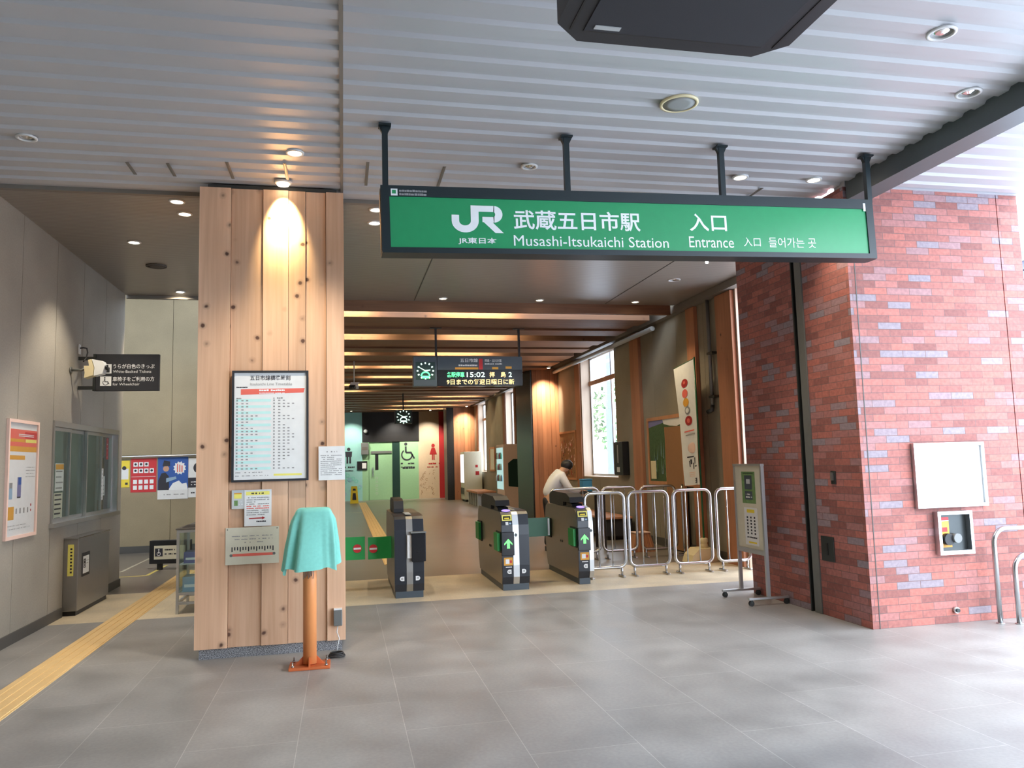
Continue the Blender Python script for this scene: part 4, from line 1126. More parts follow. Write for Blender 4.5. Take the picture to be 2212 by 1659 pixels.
case_item('goods_box', 'blue box on the lower shelf of the display case, right', 0.27, 0.2225, 0.24, 0.22, 'blue')
case_item('goods_box', 'lavender box on the upper shelf of the display case', 0.06, 0.5305, 0.3, 0.12, 'lavender')
case_item('goods_box', 'leaf-green box on the upper shelf of the display case', 0.4, 0.5305, 0.2, 0.2, 'leaf')

# ================================================================== TICKET GATES
def gate(x0, x1, yf, side, label, length=1.68, half=False):
    """local: x across, y into the station; side 'entry' or 'exit' tells which face looks at us"""
    w = x1 - x0
    o = thing('ticket_gate', label, 'ticket gate', (x0, yf, 0), 0, None)
    front = [(0.035, 0.075), (0.008, 0.16), (0.0, 0.30), (0.0, 0.66), (0.006, 0.78), (0.045, 0.905), (0.10, 0.935), (0.20, 0.945)]
    back = [(length - 0.14, 0.945), (length - 0.04, 0.90), (length, 0.80), (length + 0.02, 0.45), (length - 0.02, 0.22), (length - 0.08, 0.075)]
    MB().m('bronze_steel').prism([(p[0] + 0.012, p[1] if p[1] < 0.9 else p[1] - 0.008) for p in front] + back, 'x', 0.0, w).build('body', o)
    MB().m('slate').box(0.012, w - 0.012, 0.03, length - 0.09, 0.0, 0.074).build('base', o)
    def shell(xa, xb, mat, name, out=0.0):
        mb = MB().m(mat); pts = [(p[0] - 0.004 - out, p[1]) for p in front] + [(0.55, 0.950 + out)]
        inn = [(p[0] + 0.0119, p[1] - (0.008 if p[1] > 0.9 else 0)) for p in front] + [(0.55, 0.9371)]
        mb.prism(pts + inn[::-1], 'x', xa, xb); return mb.build(name, o)
    c0, c1 = (0.40 * w, 0.62 * w) if not half else (0.86 * w, w + 0.035)
    a = shell(0.004, c0, 'bluish_black', 'front_cover')
    shell(c0 + 0.001, c1 - 0.001, 'aluminium' if side == 'entry' else 'brushed_steel', 'centre_strip', 0.006)
    if not half: shell(c1, w - 0.004, 'bluish_black', 'front_cover')
    # marks low on the front
    mb = MB().m('white_print'); yk = -0.0055
    def mark(cx, cz, s):
        pts = [(cx - s * 0.026, cz - 0.026), (cx - s * 0.026, cz + 0.026)] + [(cx + s * (-0.002 + 0.028 * math.cos(math.radians(t))), cz + 0.026 * math.sin(math.radians(t))) for t in range(80, -81, -20)]
        mb.m('white_print').flat(pts if s < 0 else pts[::-1], yk)
        mb.m('bluish_black').ring(cx, cz, 0.007, 0.012, yk - 0.0008, 12)
    mark(c0 * 0.62, 0.225, -1)
    if not half: mark(c1 + (w - c1) * 0.42, 0.225, 1)
    mb.build('mark', o)
    lx0, lx1 = 0.012, c0 - 0.004
    if side == 'entry':
        ap = MB().m('black_gloss').box(lx0 - 0.02, c0 + 0.012, -0.035, -0.006, 0.42, 0.70, 0.006).build('arrow_panel', o)
        cx = (lx0 + c0) / 2
        MB().m('arrow_green').prism([(cx - 0.05, 0.565), (cx, 0.62), (cx + 0.05, 0.565), (cx + 0.05, 0.545), (cx + 0.017, 0.575), (cx + 0.017, 0.505), (cx - 0.017, 0.505), (cx - 0.017, 0.575), (cx - 0.05, 0.545)], 'y', -0.038, -0.0351).build('arrow', ap)
        MB().m('amber').box(lx0 + 0.01, c0 - 0.006, -0.007, -0.0045, 0.30, 0.395).m('white_print').box(lx0 + 0.03, c0 - 0.05, -0.0085, -0.0071, 0.32, 0.375).m('red').box(c0 - 0.045, c0 - 0.02, -0.0085, -0.0071, 0.33, 0.36).m('white_print').box(lx0 + 0.03, c0 - 0.02, -0.0065, -0.0045, 0.275, 0.285).build('sticker', o)
        # card slot with a yellow frame on the slope, white card and violet reader above
        mb = MB().m('pale_yellow')
        def sl(t, d): return (0.006 + (0.045 - 0.006) * t - d, 0.78 + (0.905 - 0.78) * t)
        def plate(mt, xa, xb, t0, t1, d):
            p0, p1 = sl(t0, d), sl(t1, d); mb.m(mt); mb._face([mb._v((xa, p0[0], p0[1])), mb._v((xb, p0[0], p0[1])), mb._v((xb, p1[0], p1[1])), mb._v((xa, p1[0], p1[1]))])
        plate('pale_yellow', lx0 - 0.0, lx1 + 0.0, 0.42, 0.98, 0.016); plate('black_gloss', lx0 + 0.016, lx1 - 0.016, 0.54, 0.86, 0.018); plate('yellow', lx0 + 0.03, lx1 - 0.03, 0.58, 0.72, 0.020)
        plate('white_gloss', lx0 + 0.04, lx0 + 0.075, 0.02, 0.32, 0.018); plate('pale_blue', lx0 + 0.085, lx1 - 0.01, 0.08, 0.24, 0.018)
        mb.build('card_slot', o)
        mb = MB().m('black_gloss').prism([(0.205, 0.951), (0.55, 0.951), (0.55, 1.0), (0.25, 0.985)], 'x', lx0 - 0.008, lx1 + 0.004)
        rd = mb.build('reader', o)
        mb = MB().m('reader_violet')
        mb._face([mb._v((lx0 + 0.075 + 0.055 * math.cos(t * PI / 10), 0.13 + 0.045 * math.sin(t * PI / 10), 0.9485 + 0.012 * math.sin(t * PI / 10))) for t in range(20)])
        mb.build('reader_light', rd)
        MB().m('black').prism([(0.22, 1.001), (0.26, 1.07), (0.40, 1.115), (1.10, 1.13), (1.25, 1.08), (1.25, 0.951), (0.56, 0.951), (0.551, 1.001)], 'x', -0.02, c0 + 0.02).build('hood', o)
        mb = MB().m('yellow')
        for k, (mt, za) in enumerate((('white_print', 0.0), ('yellow', 0.07), ('white_print', 0.14), ('yellow', 0.20))):
            mb.m(mt).box(c0 + 0.008, c1 - 0.008, 0.16 + za, 0.21 + za, 0.955, 0.9565)
        mb.build('strip_sticker', o)
        MB().m('dark_steel').prism([(c0 + 0.5 * (c1 - c0) - 0.02, 0.66), (c0 + 0.5 * (c1 - c0), 0.635), (c0 + 0.5 * (c1 - c0) + 0.02, 0.66), (c0 + 0.5 * (c1 - c0), 0.685)], 'y', -0.0125, -0.0105).build('badge', o)
        # green cushions stored in the left side
        for ya, yb, za, zb in ((0.02, 0.30, 0.45, 0.70), (length - 0.32, length - 0.02, 0.47, 0.74)):
            MB().m('black').prism([(ya, za), (yb, za - 0.0), (yb, zb), (ya, zb)], 'x', -0.012, -0.0005).m('green').prism([(ya + 0.02, za + 0.02), (yb - 0.02, za + 0.02), (yb - 0.02, zb - 0.02), (ya + 0.02, zb - 0.02)], 'x', -0.045, -0.0121).build('side_cushion', o)
        mb = MB().m('black')
        for y in (0.72, 0.80): mb.tube([(-0.006, y, 0.47), (-0.0005, y, 0.47)], 0.015, 10)
        mb.build('sensor', o)
    else:
        tr = MB().m('black_gloss').box(c1 - 0.02, w + 0.015, -0.075, -0.006, 0.42, 0.745, 0.008).build('ticket_tray', o)
        MB().m('grey_metal').box(c1 - 0.03, w + 0.02, -0.085, -0.006, 0.746, 0.765, 0.004).build('tray_lid', tr)
        MB().m('white_gloss').box(c1 - 0.065, c1 - 0.0205, -0.04, -0.006, 0.46, 0.725).build('tray_notice', tr)
        MB().m('black').prism([(0.62, 1.0), (0.66, 1.09), (0.80, 1.115), (1.35, 1.115), (1.45, 1.06), (1.45, 0.951), (0.62, 0.951)], 'x', 0.04, c0 + 0.02).build('hood', o)
        mb = MB().m('cream')
        for k in range(5): mb.m('white_print' if k % 2 else 'brushed_steel').box(c0 + 0.004, c1 - 0.004, 0.14 + k * 0.09, 0.20 + k * 0.09, 0.956, 0.958)
        mb.m('brushed_steel').box(c0 + 0.002, c1 - 0.002, 0.12, 1.1, 0.951, 0.9559)
        mb.build('top_strip', o)
    return o
def flap(o, x0, x1, y, z0, z1, red=None, edge=None, curve=0.0, mat='green'):
    mb = MB().m(mat); n = 10
    pts = [(x0 + (x1 - x0) * i / n, y + curve * math.sin(PI * 0.5 * i / n) ** 2) for i in range(n + 1)]
    mb.prism(pts + [(p[0], p[1] + 0.022) for p in pts[::-1]], 'z', z0, z1)
    if edge is not None: mb.m('white_print').box(edge - 0.012, edge + 0.012, y - 0.012, y + 0.030, z0 + 0.012, z1 - 0.012)
    f = mb.build('flap', o)
    if red:
        cx, cz = red; yy = y - 0.003 + curve * math.sin(PI * 0.5 * (cx - x0) / (x1 - x0)) ** 2 - 0.004
        MB().m('red').disc(cx, cz, 0.052, yy, 20).m('white_print').rect(cx - 0.044, cx + 0.044, cz - 0.011, cz + 0.011, yy - 0.0015).build('no_entry_mark', f)
    return f
g1 = gate(0.576, 0.922, 9.32, 'exit', 'ticket gate nearest the wooden pillar with a black tray on its front')
flap(g1, 0.0, -0.285, 0.56, 0.405, 0.67, (-0.222, 0.532), None, -0.03)
g0 = gate(-0.75, -0.42, 9.32, 'exit', 'ticket gate hidden behind the wooden pillar with its green flap reaching out')
flap(g0, 0.33, 1.005, 0.56, 0.405, 0.68, (0.913, 0.54), None, 0.0)
g2 = gate(1.868, 2.212, 9.40, 'entry', 'middle ticket gate with a green arrow and a dark green flap to its right')
flap(g2, 0.345, 0.815, 0.80, 0.55, 0.795, None, 0.80, 0.0, 'dark_green')
g3 = gate(2.865, 3.03, 9.52, 'entry', 'narrow ticket gate with a green arrow next to the steel barriers', 1.6, True)

# ================================================================== BARRIERS
def barrier(name_lbl, x0, y, w, rz=0.0, nb=2, z0=0.125, z1=1.10):
    o = thing('crowd_barrier', name_lbl, 'barrier', (x0, y, 0), rz)
    r = 0.022; c = 0.09
    pts = [(c + (w - 2 * c) * 0.5, 0, z1)]
    for cx, cz, a0 in ((w - c, z1 - c, 90), (w - c, z0 + c, 0), (c, z0 + c, -90), (c, z1 - c, 180)):
        pts += [(px, 0, pz) for px, pz in arc(cx, cz, c, a0, a0 - 90, 5)]
    pts.append(pts[0])
    MB().m('steel').tube(pts, r, 12, False).build('frame', o)
    for k in range(nb):
        x = w * (k + 1) / (nb + 1)
        MB().m('steel').tube([(x, 0, z0), (x, 0, z1)], 0.0095, 8).build('bar', o)
    for x in (0.06, w - 0.06):
        MB().m('steel').tube([(x, 0, z0), (x, 0, 0.02)], 0.016, 10).box(x - 0.016, x + 0.016, -0.10, 0.10, 0, 0.022, 0.004).build('leg', o)
    return o
for i, (x0, x1, lb) in enumerate(((3.10, 3.645, 'first steel barrier of the front row, next to the narrow gate'), (3.705, 4.268, 'second steel barrier of the front row from the narrow gate'),
                                  (4.345, 4.888, 'third steel barrier of the front row from the narrow gate'), (4.972, 5.46, 'last steel barrier of the front row, behind the notice stand'))):
    barrier(lb, x0, 9.95, x1 - x0)
for i, (x0, x1, y, lb) in enumerate(((3.12, 3.90, 11.75, 'first steel barrier of the back row, behind the narrow gate'), (3.95, 4.51, 11.75, 'second steel barrier of the back row from the narrow gate'),
                                     (4.58, 5.16, 11.72, 'third steel barrier of the back row, in front of the brown board'), )):
    barrier(lb, x0, y, x1 - x0)
barrier('last steel barrier of the back row, turned towards the wall', 5.22, 11.58, 0.32, math.radians(65))

# ================================================================== NOTICE STAND
o = thing('notice_stand', 'wheeled aluminium notice stand with two sheets in front of the brick pier', 'notice stand', (4.30, 7.81, 0), -PI / 2)
hw = 0.30
MB().m('aluminium').box(-hw, -hw + 0.03, -0.018, 0.018, 0.085, 1.43).box(hw - 0.03, hw, -0.018, 0.018, 0.085, 1.43).box(-hw, hw, -0.022, 0.022, 1.43, 1.455).box(-hw + 0.03, hw - 0.03, -0.02, 0.02, 0.50, 0.55).build('frame', o)
MB().m('beige_paper').box(-hw + 0.03, hw - 0.03, -0.008, 0.008, 0.55, 1.43).build('panel', o)
mb = MB().m('leaf_light').box(-0.13, 0.15, -0.0105, -0.0085, 1.03, 1.37).m('slate').rect(-0.07, 0.09, 1.18, 1.33, -0.0115).m('pale_grey').rect(-0.03, 0.05, 1.24, 1.29, -0.0125).m('slate').rect(-0.07, 0.09, 1.07, 1.16, -0.0115).m('white_print').dashes(-0.05, 0.08, 1.12, 0.015, -0.0125, 1).dashes(-0.05, 0.08, 1.09, 0.015, -0.0125, 2).m('leaf').rect(-0.10, 0.12, 1.345, 1.36, -0.0115)
mb.build('upper_sheet', o)
mb = MB().m('white_paper').box(-0.11, 0.17, -0.0105, -0.0085, 0.585, 0.985).m('yellow').rect(-0.05, 0.11, 0.93, 0.965, -0.0115).m('dark_print')
for c in range(3):
    for r in range(6): mb.rect(-0.06 + c * 0.075, -0.06 + c * 0.075 + 0.03, 0.70 + r * 0.034, 0.70 + r * 0.034 + 0.02, -0.0115)
mb.dashes(-0.07, 0.14, 0.66, 0.016, -0.0115, 4, 0.1).m('yellow').rect(-0.04, 0.13, 0.605, 0.622, -0.0115)
mb.build('lower_sheet', o)
for x in (-hw + 0.015, hw - 0.015):
    fb = MB().m('aluminium').box(x - 0.018, x + 0.018, -0.23, 0.23, 0.06, 0.085, 0.004).build('foot_bar', o)
    for y in (-0.20, 0.20):
        MB().m('rubber').tube([(x - 0.012, y, 0.028), (x + 0.012, y, 0.028)], 0.028, 14).m('dark_steel').box(x - 0.016, x - 0.013, y - 0.012, y + 0.012, 0.028, 0.06).box(x + 0.013, x + 0.016, y - 0.012, y + 0.012, 0.028, 0.06).build('caster', fb)

# ================================================================== THE HALL
# wooden ceiling rafts with lit gaps between them
starts = [12.45, 14.76, 16.92, 19.24, 21.43, 23.47, 25.43, 27.73, 29.6, 31.9, 34.0]
ends = [14.12, 16.43, 18.69, 20.87, 22.90, 24.90, 27.20, 29.10, 31.40, 33.45, 35.38]
ordn = ['first', 'second', 'third', 'fourth', 'fifth', 'sixth', 'seventh', 'eighth', 'ninth', 'tenth', 'last']
random.seed(11)
mb = MB().m('beam_wood'); mb.tint = 0.6; mb.box(-1.34, 5.3, 11.87, 11.95, 3.89, 4.045)
tag(mb.build('wooden_beam'), 'slim knotty wooden beam along the edge of the inner ceiling above the gates', 'beam', kind='thing')
for k, (a, b) in enumerate(zip(starts, ends)):
    o = thing('ceiling_raft', '%s broad wooden ceiling raft counted from the gates' % ordn[k], 'ceiling raft', (0, a, 3.9))
    n = 3; L_ = (b - a) / n
    for i in range(n):
        mb = MB((0, -a, -3.9)).m('beam_wood'); mb.tint = random.random()
        z = 3.9 + (0.0, 0.035, 0.0)[i]
        mb.box(-1.34, 5.2 - 0.06 * random.random(), a + i * L_ + 0.006, a + (i + 1) * L_ - 0.006, z, 4.2)
        mb.build('board', o)
mb = MB().m('frame_wood')
tubes = [(1, [(-0.6, 0.7), (1.9, 3.2)]), (2, [(-0.9, 0.3), (1.6, 3.2)]), (3, [(-0.8, 0.4), (0.9, 2.2)]), (4, [(0.7, 2.0), (2.6, 3.6)]), (5, [(-0.7, 1.2)]), (6, [(-0.5, 0.6)]),
         (7, [(3.2, 4.8)]), (8, [(2.3, 4.6)]), (9, [(2.0, 4.5)]), (10, [(1.8, 4.5)])]
tubes = [(0, [(-0.7, 0.45), (1.55, 2.75)])] + tubes
gaps = [11.95] + ends[:-1]
for k, segs in tubes:
    for j, (xa, xb) in enumerate(segs):
        y = gaps[k] + 0.29
        t = thing('strip_light', '-', 'strip light', ((xa + xb) / 2, y, 4.10))
        hl = (xb - xa) / 2
        MB().m('tube').tube([(-hl, 0, 0), (hl, 0, 0)], 0.016, 8).build('tube', t)
        MB().m('lamp_trim').box(-hl, hl, -0.2895, -0.02, -0.03, 0.03).build('batten', t)
        side = '' if len(segs) == 1 else (', left lamp' if j == 0 else ', right lamp')
        t['label'] = ('hidden strip lamp glowing in the %s gap of the wooden ceiling%s' % (ordn[k], side))

# departure display
DY = 13.3
o = thing('departure_display', 'hanging departure board with green and amber LED lines and a clock panel', 'display', (1.18, DY, 2.868))
def dz(z): return z - 2.868
def dx(x): return x - 1.18
MB().m('slate').box(0, 0.405, 0, 0.22, 0, 0.515, 0.006).build('clock_case', o)
MB().m('slate').box(0.411, 1.91, 0, 0.22, 0.28, 0.515, 0.004).build('header', o)
MB().m('black_gloss').box(0.411, 1.91, 0, 0.22, 0.0, 0.279, 0.004).build('led_panel', o)
def clock_face(parent, cx, cz, w, h, y, glowm):
    """a noticeable green clock: square dark face, ticks, hands and a lit field"""
    m = MB().m('green_post').rect(cx - w / 2, cx + w / 2, cz - h / 2, cz + h / 2, y)
    for i in range(12):
        t = 2 * PI * i / 12; r0, r1 = w * 0.36, w * 0.45
        m.m('led_white'); c, s = math.cos(t), math.sin(t); n = 0.012 * w / 0.33
        m.flat([(cx + r0 * c - n * s, cz + r0 * s + n * c), (cx + r0 * c + n * s, cz + r0 * s - n * c), (cx + r1 * c + n * s, cz + r1 * s - n * c), (cx + r1 * c - n * s, cz + r1 * s + n * c)], y - 0.003)
    def hand(t, r, n, mt):
        c, s = math.sin(t), math.cos(t); m.m(mt)
        m.flat([(cx - n * s, cz + n * c), (cx + n * s, cz - n * c), (cx + r * c + n * s * 0.5, cz + r * s - n * c * 0.5), (cx + r * c - n * s * 0.5, cz + r * s + n * c * 0.5)], y - 0.005)
    hand(math.radians(80), w * 0.26, 0.014 * w / 0.33, 'led_white'); hand(math.radians(300), w * 0.36, 0.010 * w / 0.33, 'led_white')
    m.m(glowm).ring(cx, cz - h * 0.30, 0.06 * w / 0.33, 0.085 * w / 0.33, y - 0.004, 16, 0, PI).rect(cx - 0.06 * w / 0.33, cx + 0.06 * w / 0.33, cz - h * 0.42, cz - h * 0.28, y - 0.006)
    return m.build('clock_face', parent)
clock_face(o, 0.205, 0.265, 0.33, 0.31, -0.002, 'led_green')
mb = MB().m('white_print'); y = -0.002
mb.text('五日市線', dx(1.99), dx(2.30), 0.415, 0.480, y, 0.014).m('amber').rect(dx(1.90), dx(2.305), 0.290, 0.325, y).m('white_print').dashes(dx(1.96), dx(2.29), 0.345, 0.03, y, 2, 0.1)
mb.m('red').rect(dx(2.318), dx(2.385), 0.288, 0.475, y)
mb.m('white_print').text('拝島・立川方面', dx(2.42), dx(2.72), 0.418, 0.468, y, 0.008).dashes(dx(2.42), dx(2.74), 0.375, 0.022, y, 3, 0.15)
mb.m('amber').rect(dx(2.55), dx(2.66), 0.29, 0.33, y).rect(dx(2.79), dx(2.90), 0.30, 0.34, y)
mb.build('lettering', o)
mb = MB().m('led_green').text('各駅停車', dx(1.755), dx(2.06), 0.150, 0.245, y, 0.02)
mb.m('led_white').text('15:02', dx(2.10), dx(2.42), 0.155, 0.240, y, 0.006).text('2', dx(2.84), dx(2.90), 0.155, 0.240, y, 0.006)
mb.m('led_amber').text('拝　島', dx(2.50), dx(2.79), 0.150, 0.245, y, 0.014)
mb.text('9日までの毎週日曜日に新', dx(1.75), dx(2.94), 0.025, 0.120, y, 0.012)
mb.build('led_text', o)
for x in (0.405, 1.885):
    MB().m('black').box(x - 0.018, x + 0.018, 0.09, 0.126, 0.516, 1.032).box(x - 0.10, x + 0.10, 0.07, 0.15, 1.02, 1.032).build('hanger', o)
# far clock
o = thing('hanging_clock', 'dark square clock hanging in front of the black panel at the far end', 'clock', (1.675, 26.0, 2.894))
MB().m('black').box(0, 0.57, 0, 0.2, 0, 0.43, 0.006).build('case', o)
clock_face(o, 0.285, 0.215, 0.50, 0.40, -0.004, 'led_white')
MB().m('black').box(0.265, 0.305, 0.08, 0.12, 0.431, 1.006).build('hanger', o)
# small camera on a rod under the wooden ceiling
o = thing('dome_camera', 'white camera on a thin rod hanging from the wooden ceiling beside the pillar', 'camera', (0.25, 17.9, 3.30))
MB().m('white_gloss').tube([(0, 0, 0.12), (0, 0, 0.60)], 0.014, 10).build('rod', o)
MB().m('white_gloss').prism([(-0.10, 0.06), (0.08, 0.06), (0.12, 0.12), (-0.07, 0.12)], 'y', -0.06, 0.06).build('hood', o)
MB().m('black_gloss').tube([(-0.11, 0.0, 0.01), (0.03, 0, 0.025)], 0.045, 14).build('body', o)
MB().m('white_gloss').box(0.032, 0.10, -0.04, 0.04, -0.03, 0.055, 0.01).build('bracket', o)
# sensor rail pipe along the top of the right wall
mb = MB().m('pale_grey').tube([(RW - 0.10, 12.9, 3.84), (RW - 0.10, 24.0, 3.84)], 0.045, 12)
tag(mb.build('ceiling_pipe'), 'pale pipe running along the top of the right wall above the window', 'pipe')
o = thing('drain_pipe', 'thin vertical pipe with two clamps on the right wall beside the brick pier', 'pipe', (RW - 0.05, 10.85, 0))
MB().m('grey_metal').tube([(0, 0, 2.30), (0, 0, 3.92)], 0.028, 12).build('tube', o)
MB().m('dark_steel').tube([(0, 0, 2.31), (-0.01, 0.0, 2.24), (-0.06, 0.06, 2.21)], 0.034, 12).build('elbow', o)
for z in (2.42, 3.08): MB().m('dark_steel').box(-0.035, 0.049, -0.14, 0.035, z, z + 0.035).build('clamp', o)

# right wall furnishings (local x toward the entrance, front faces the hall)
def on_right(y, z): return (RW - 0.001, y, z)
o = thing('landscape_picture', 'wood-framed picture of green plants behind the brown board', 'picture', on_right(13.55, 1.07), -PI / 2)
w, h, t = 2.1, 1.20, 0.06
MB().m('frame_wood').box(0, w, -0.03, 0, 0, t).box(0, w, -0.03, 0, h - t, h).box(0, t, -0.03, 0, t, h - t).box(w - t, w, -0.03, 0, t, h - t).build('frame', o)
mb = MB().m('leaf').box(t, w - t, -0.012, -0.001, t, h - t).m('lavender').flat([(t, 1.02), (0.7, 1.08), (w - t, 1.0), (w - t, h - t), (t, h - t)], -0.014).m('white_paper').flat([(0.75, 1.06), (1.0, 1.02), (1.3, 1.0), (1.6, 1.05), (w - t, 1.08), (w - t, h - t), (0.7, h - t)], -0.016)
r = random.Random(5)
for i in range(60):
    x = r.uniform(t + 0.05, w - t - 0.12); z = r.uniform(t, 0.5); hh = r.uniform(0.15, 0.4)
    mb.m(r.choice(('leaf_light', 'leaf_light', 'pale_blue', 'green_post'))).flat([(x, z), (x + 0.02, z), (x + 0.05 * r.uniform(-1, 1.5), z + hh)], -0.018 - i * 0.0001)
mb.m('cream').rect(0.12, 0.36, 0.10, 0.42, -0.026)
mb.build('print', o)
o = thing('payphone_box', 'black wall panel with a pale label right of the tall window', 'wall panel', on_right(15.08, 1.22), -PI / 2)
MB().m('black').box(0, 0.5, -0.14, 0, 0, 0.66, 0.01).build('case', o)
MB().m('grey_print').box(0.20, 0.26, -0.145, -0.1405, 0.24, 0.60).m('pale_grey').box(0.16, 0.32, -0.145, -0.1405, 0.06, 0.16).build('label_strip', o)
o = thing('relief_map', 'framed brown and pale map on the wall beyond the tall window', 'map', on_right(19.55, 1.06), -PI / 2)
w, h, t = 1.45, 1.2, 0.05
MB().m('frame_wood').box(0, w, -0.03, 0, 0, t).box(0, w, -0.03, 0, h - t, h).box(0, t, -0.03, 0, t, h - t).box(w - t, w, -0.03, 0, t, h - t).build('frame', o)
mb = MB().m('brown_board').box(t, w - t, -0.012, -0.001, t, h - t)
for i in range(90):
    x = r.uniform(t, w - t - 0.1); z = r.uniform(t, h - t - 0.14); mb.m(r.choice(('deep_red', 'pink_board', 'dark_print', 'pink_board'))).flat([(x, z), (x + r.uniform(0.02, 0.09), z), (x + r.uniform(0.02, 0.08), z + r.uniform(0.03, 0.13))], -0.014 - i * 0.0001)
mb.build('print', o)
o = thing('bench', 'dark bench with a wooden seat under the tall window', 'bench', (5.15, 15.6, 0))
MB().m('frame_wood').box(-0.30, 0.26, -1.3, 1.3, 0.40, 0.44, 0.006).build('seat', o)
MB().m('charcoal').box(-0.26, 0.26, -1.26, 1.26, 0.08, 0.399).build('body', o)
for y in (-1.1, 1.1): MB().m('black').box(-0.2, 0.2, y - 0.05, y + 0.05, 0, 0.08).build('leg', o)
# plain brown board leaning in front of the picture, stool, banner
o = thing('brown_panel', 'plain brown wooden panel standing in front of the plant picture', 'panel', (5.435, 12.26, 0), -PI / 2)
MB().m('brown_board').box(-0.33, 0.33, -0.02, 0.02, 0.02, 2.06).build('board', o)
MB().m('frame_wood').box(-0.345, -0.331, -0.025, 0.025, 0.0, 2.065).box(0.331, 0.345, -0.025, 0.025, 0, 2.065).build('edge', o)
o = thing('slatted_stool', 'small tapering orange-brown wooden stool behind the barriers', 'stool', (4.87, 12.55, 0))
mb = MB()
n = 10
for i in range(n):
    t0 = i / n; x0 = -0.20 + 0.40 * t0; x1 = -0.20 + 0.40 * (i + 0.93) / n; mb.tint = (i * 0.37) % 1
    mb.m('cedar_red' if i % 2 else 'frame_wood')
    A = [mb._v((x0, -0.17, 0)), mb._v((x1, -0.17, 0)), mb._v((x1 * 0.62, -0.12, 0.30)), mb._v((x0 * 0.62, -0.12, 0.30))]
    B = [mb._v((x0, 0.17, 0)), mb._v((x1, 0.17, 0)), mb._v((x1 * 0.62, 0.12, 0.30)), mb._v((x0 * 0.62, 0.12, 0.30))]
    mb._face(A); mb._face(B[::-1]); mb._face([A[0], A[3], B[3], B[0]]); mb._face([A[1], B[1], B[2], A[2]]); mb._face([A[3], A[2], B[2], B[3]]); mb._face([A[0], B[0], B[1], A[1]])
mb.build('body', o)
MB().m('pink_board').box(-0.135, 0.135, -0.13, 0.13, 0.30, 0.318, 0.004).build('top', o)
o = thing('banner_stand', 'white banner with coloured dots on a pole in a cream water base', 'banner', (5.19, 10.93, 0))
mb = MB().m('cream').prism([(-0.24, 0), (0.24, 0), (0.22, 0.10), (0.14, 0.20), (-0.10, 0.20), (-0.20, 0.11)], 'y', -0.16, 0.16)
mb.build('water_base', o)
MB().m('cream').lathe([(0.07, 0.20), (0.05, 0.25), (0.045, 0.27), (0.058, 0.28), (0.058, 0.33), (0.045, 0.34)], 0.05, 0, 18).build('neck', o)
MB().m('dark_green').tube([(0.05, 0, 0.34), (0.055, 0.01, 1.2), (0.06, 0.05, 3.06)], 0.014, 10).tube([(0.06, 0.05, 3.04), (0.02, 0.70, 2.96)], 0.009, 8).build('pole', o)
mb = MB().m('white_paper')
TL, TR, BR, BL = Vector((0.02, 0.70, 2.95)), Vector((0.06, 0.06, 3.03)), Vector((0.055, -0.0, 1.13)), Vector((0.03, 0.46, 1.10))
def bq(u, v, off=0.0):
    p = TL.lerp(TR, u).lerp(BL.lerp(BR, u), v)
    d = 0.022 * math.sin(u * 7 + v * 5) * v
    return p + Vector((-0.012 + d - off, 0, 0))
NU, NV = 8, 24
G = [[mb._v(bq(i / NU, j / NV)) for i in range(NU + 1)] for j in range(NV + 1)]
for j in range(NV):
    for i in range(NU): mb._face([G[j][i], G[j][i + 1], G[j + 1][i + 1], G[j + 1][i]], True)
def dot(u, v, ru, rv, mt, off=0.004):
    mb.m(mt); mb._face([mb._v(bq(u + ru * math.cos(2 * PI * k / 18), v + rv * math.sin(2 * PI * k / 18), off)) for k in range(18)])
def bar(u0, u1, v0, v1, mt, off=0.004):
    mb.m(mt); mb._face([mb._v(bq(u, v, off)) for u, v in ((u0, v0), (u1, v0), (u1, v1), (u0, v1))])
dot(0.5, 0.16, 0.17, 0.036, 'deep_red'); dot(0.5, 0.155, 0.06, 0.013, 'salmon', 0.007)
dot(0.48, 0.245, 0.15, 0.036, 'salmon'); dot(0.5, 0.32, 0.15, 0.036, 'amber'); dot(0.55, 0.39, 0.13, 0.034, 'grey_print'); dot(0.55, 0.39, 0.08, 0.02, 'white_paper', 0.007)
dot(0.56, 0.475, 0.17, 0.040, 'deep_red'); dot(0.56, 0.475, 0.07, 0.02, 'salmon', 0.007)
bar(0.3, 0.8, 0.555, 0.565, 'salmon'); bar(0.35, 0.85, 0.585, 0.595, 'grey_print')
dot(0.6, 0.70, 0.22, 0.045, 'pink_board')
for u0, v0, u1, v1 in ((0.30, 0.765, 0.65, 0.775), (0.42, 0.79, 0.5, 0.83), (0.68, 0.78, 0.76, 0.83), (0.36, 0.80, 0.40, 0.85), (0.55, 0.82, 0.62, 0.87), (0.72, 0.845, 0.9, 0.855)): bar(u0, u1, v0, v1, 'dark_print')
for i in range(3): bar(0.3, 0.75, 0.895 + i * 0.015, 0.90 + i * 0.015, 'pink_board')
bar(0.72, 0.88, 0.945, 0.985, 'dark_print'); bar(0.77, 0.83, 0.952, 0.962, 'white_paper', 0.007); bar(0.77, 0.83, 0.968, 0.978, 'white_paper', 0.007)
mb.build('banner_cloth', o)

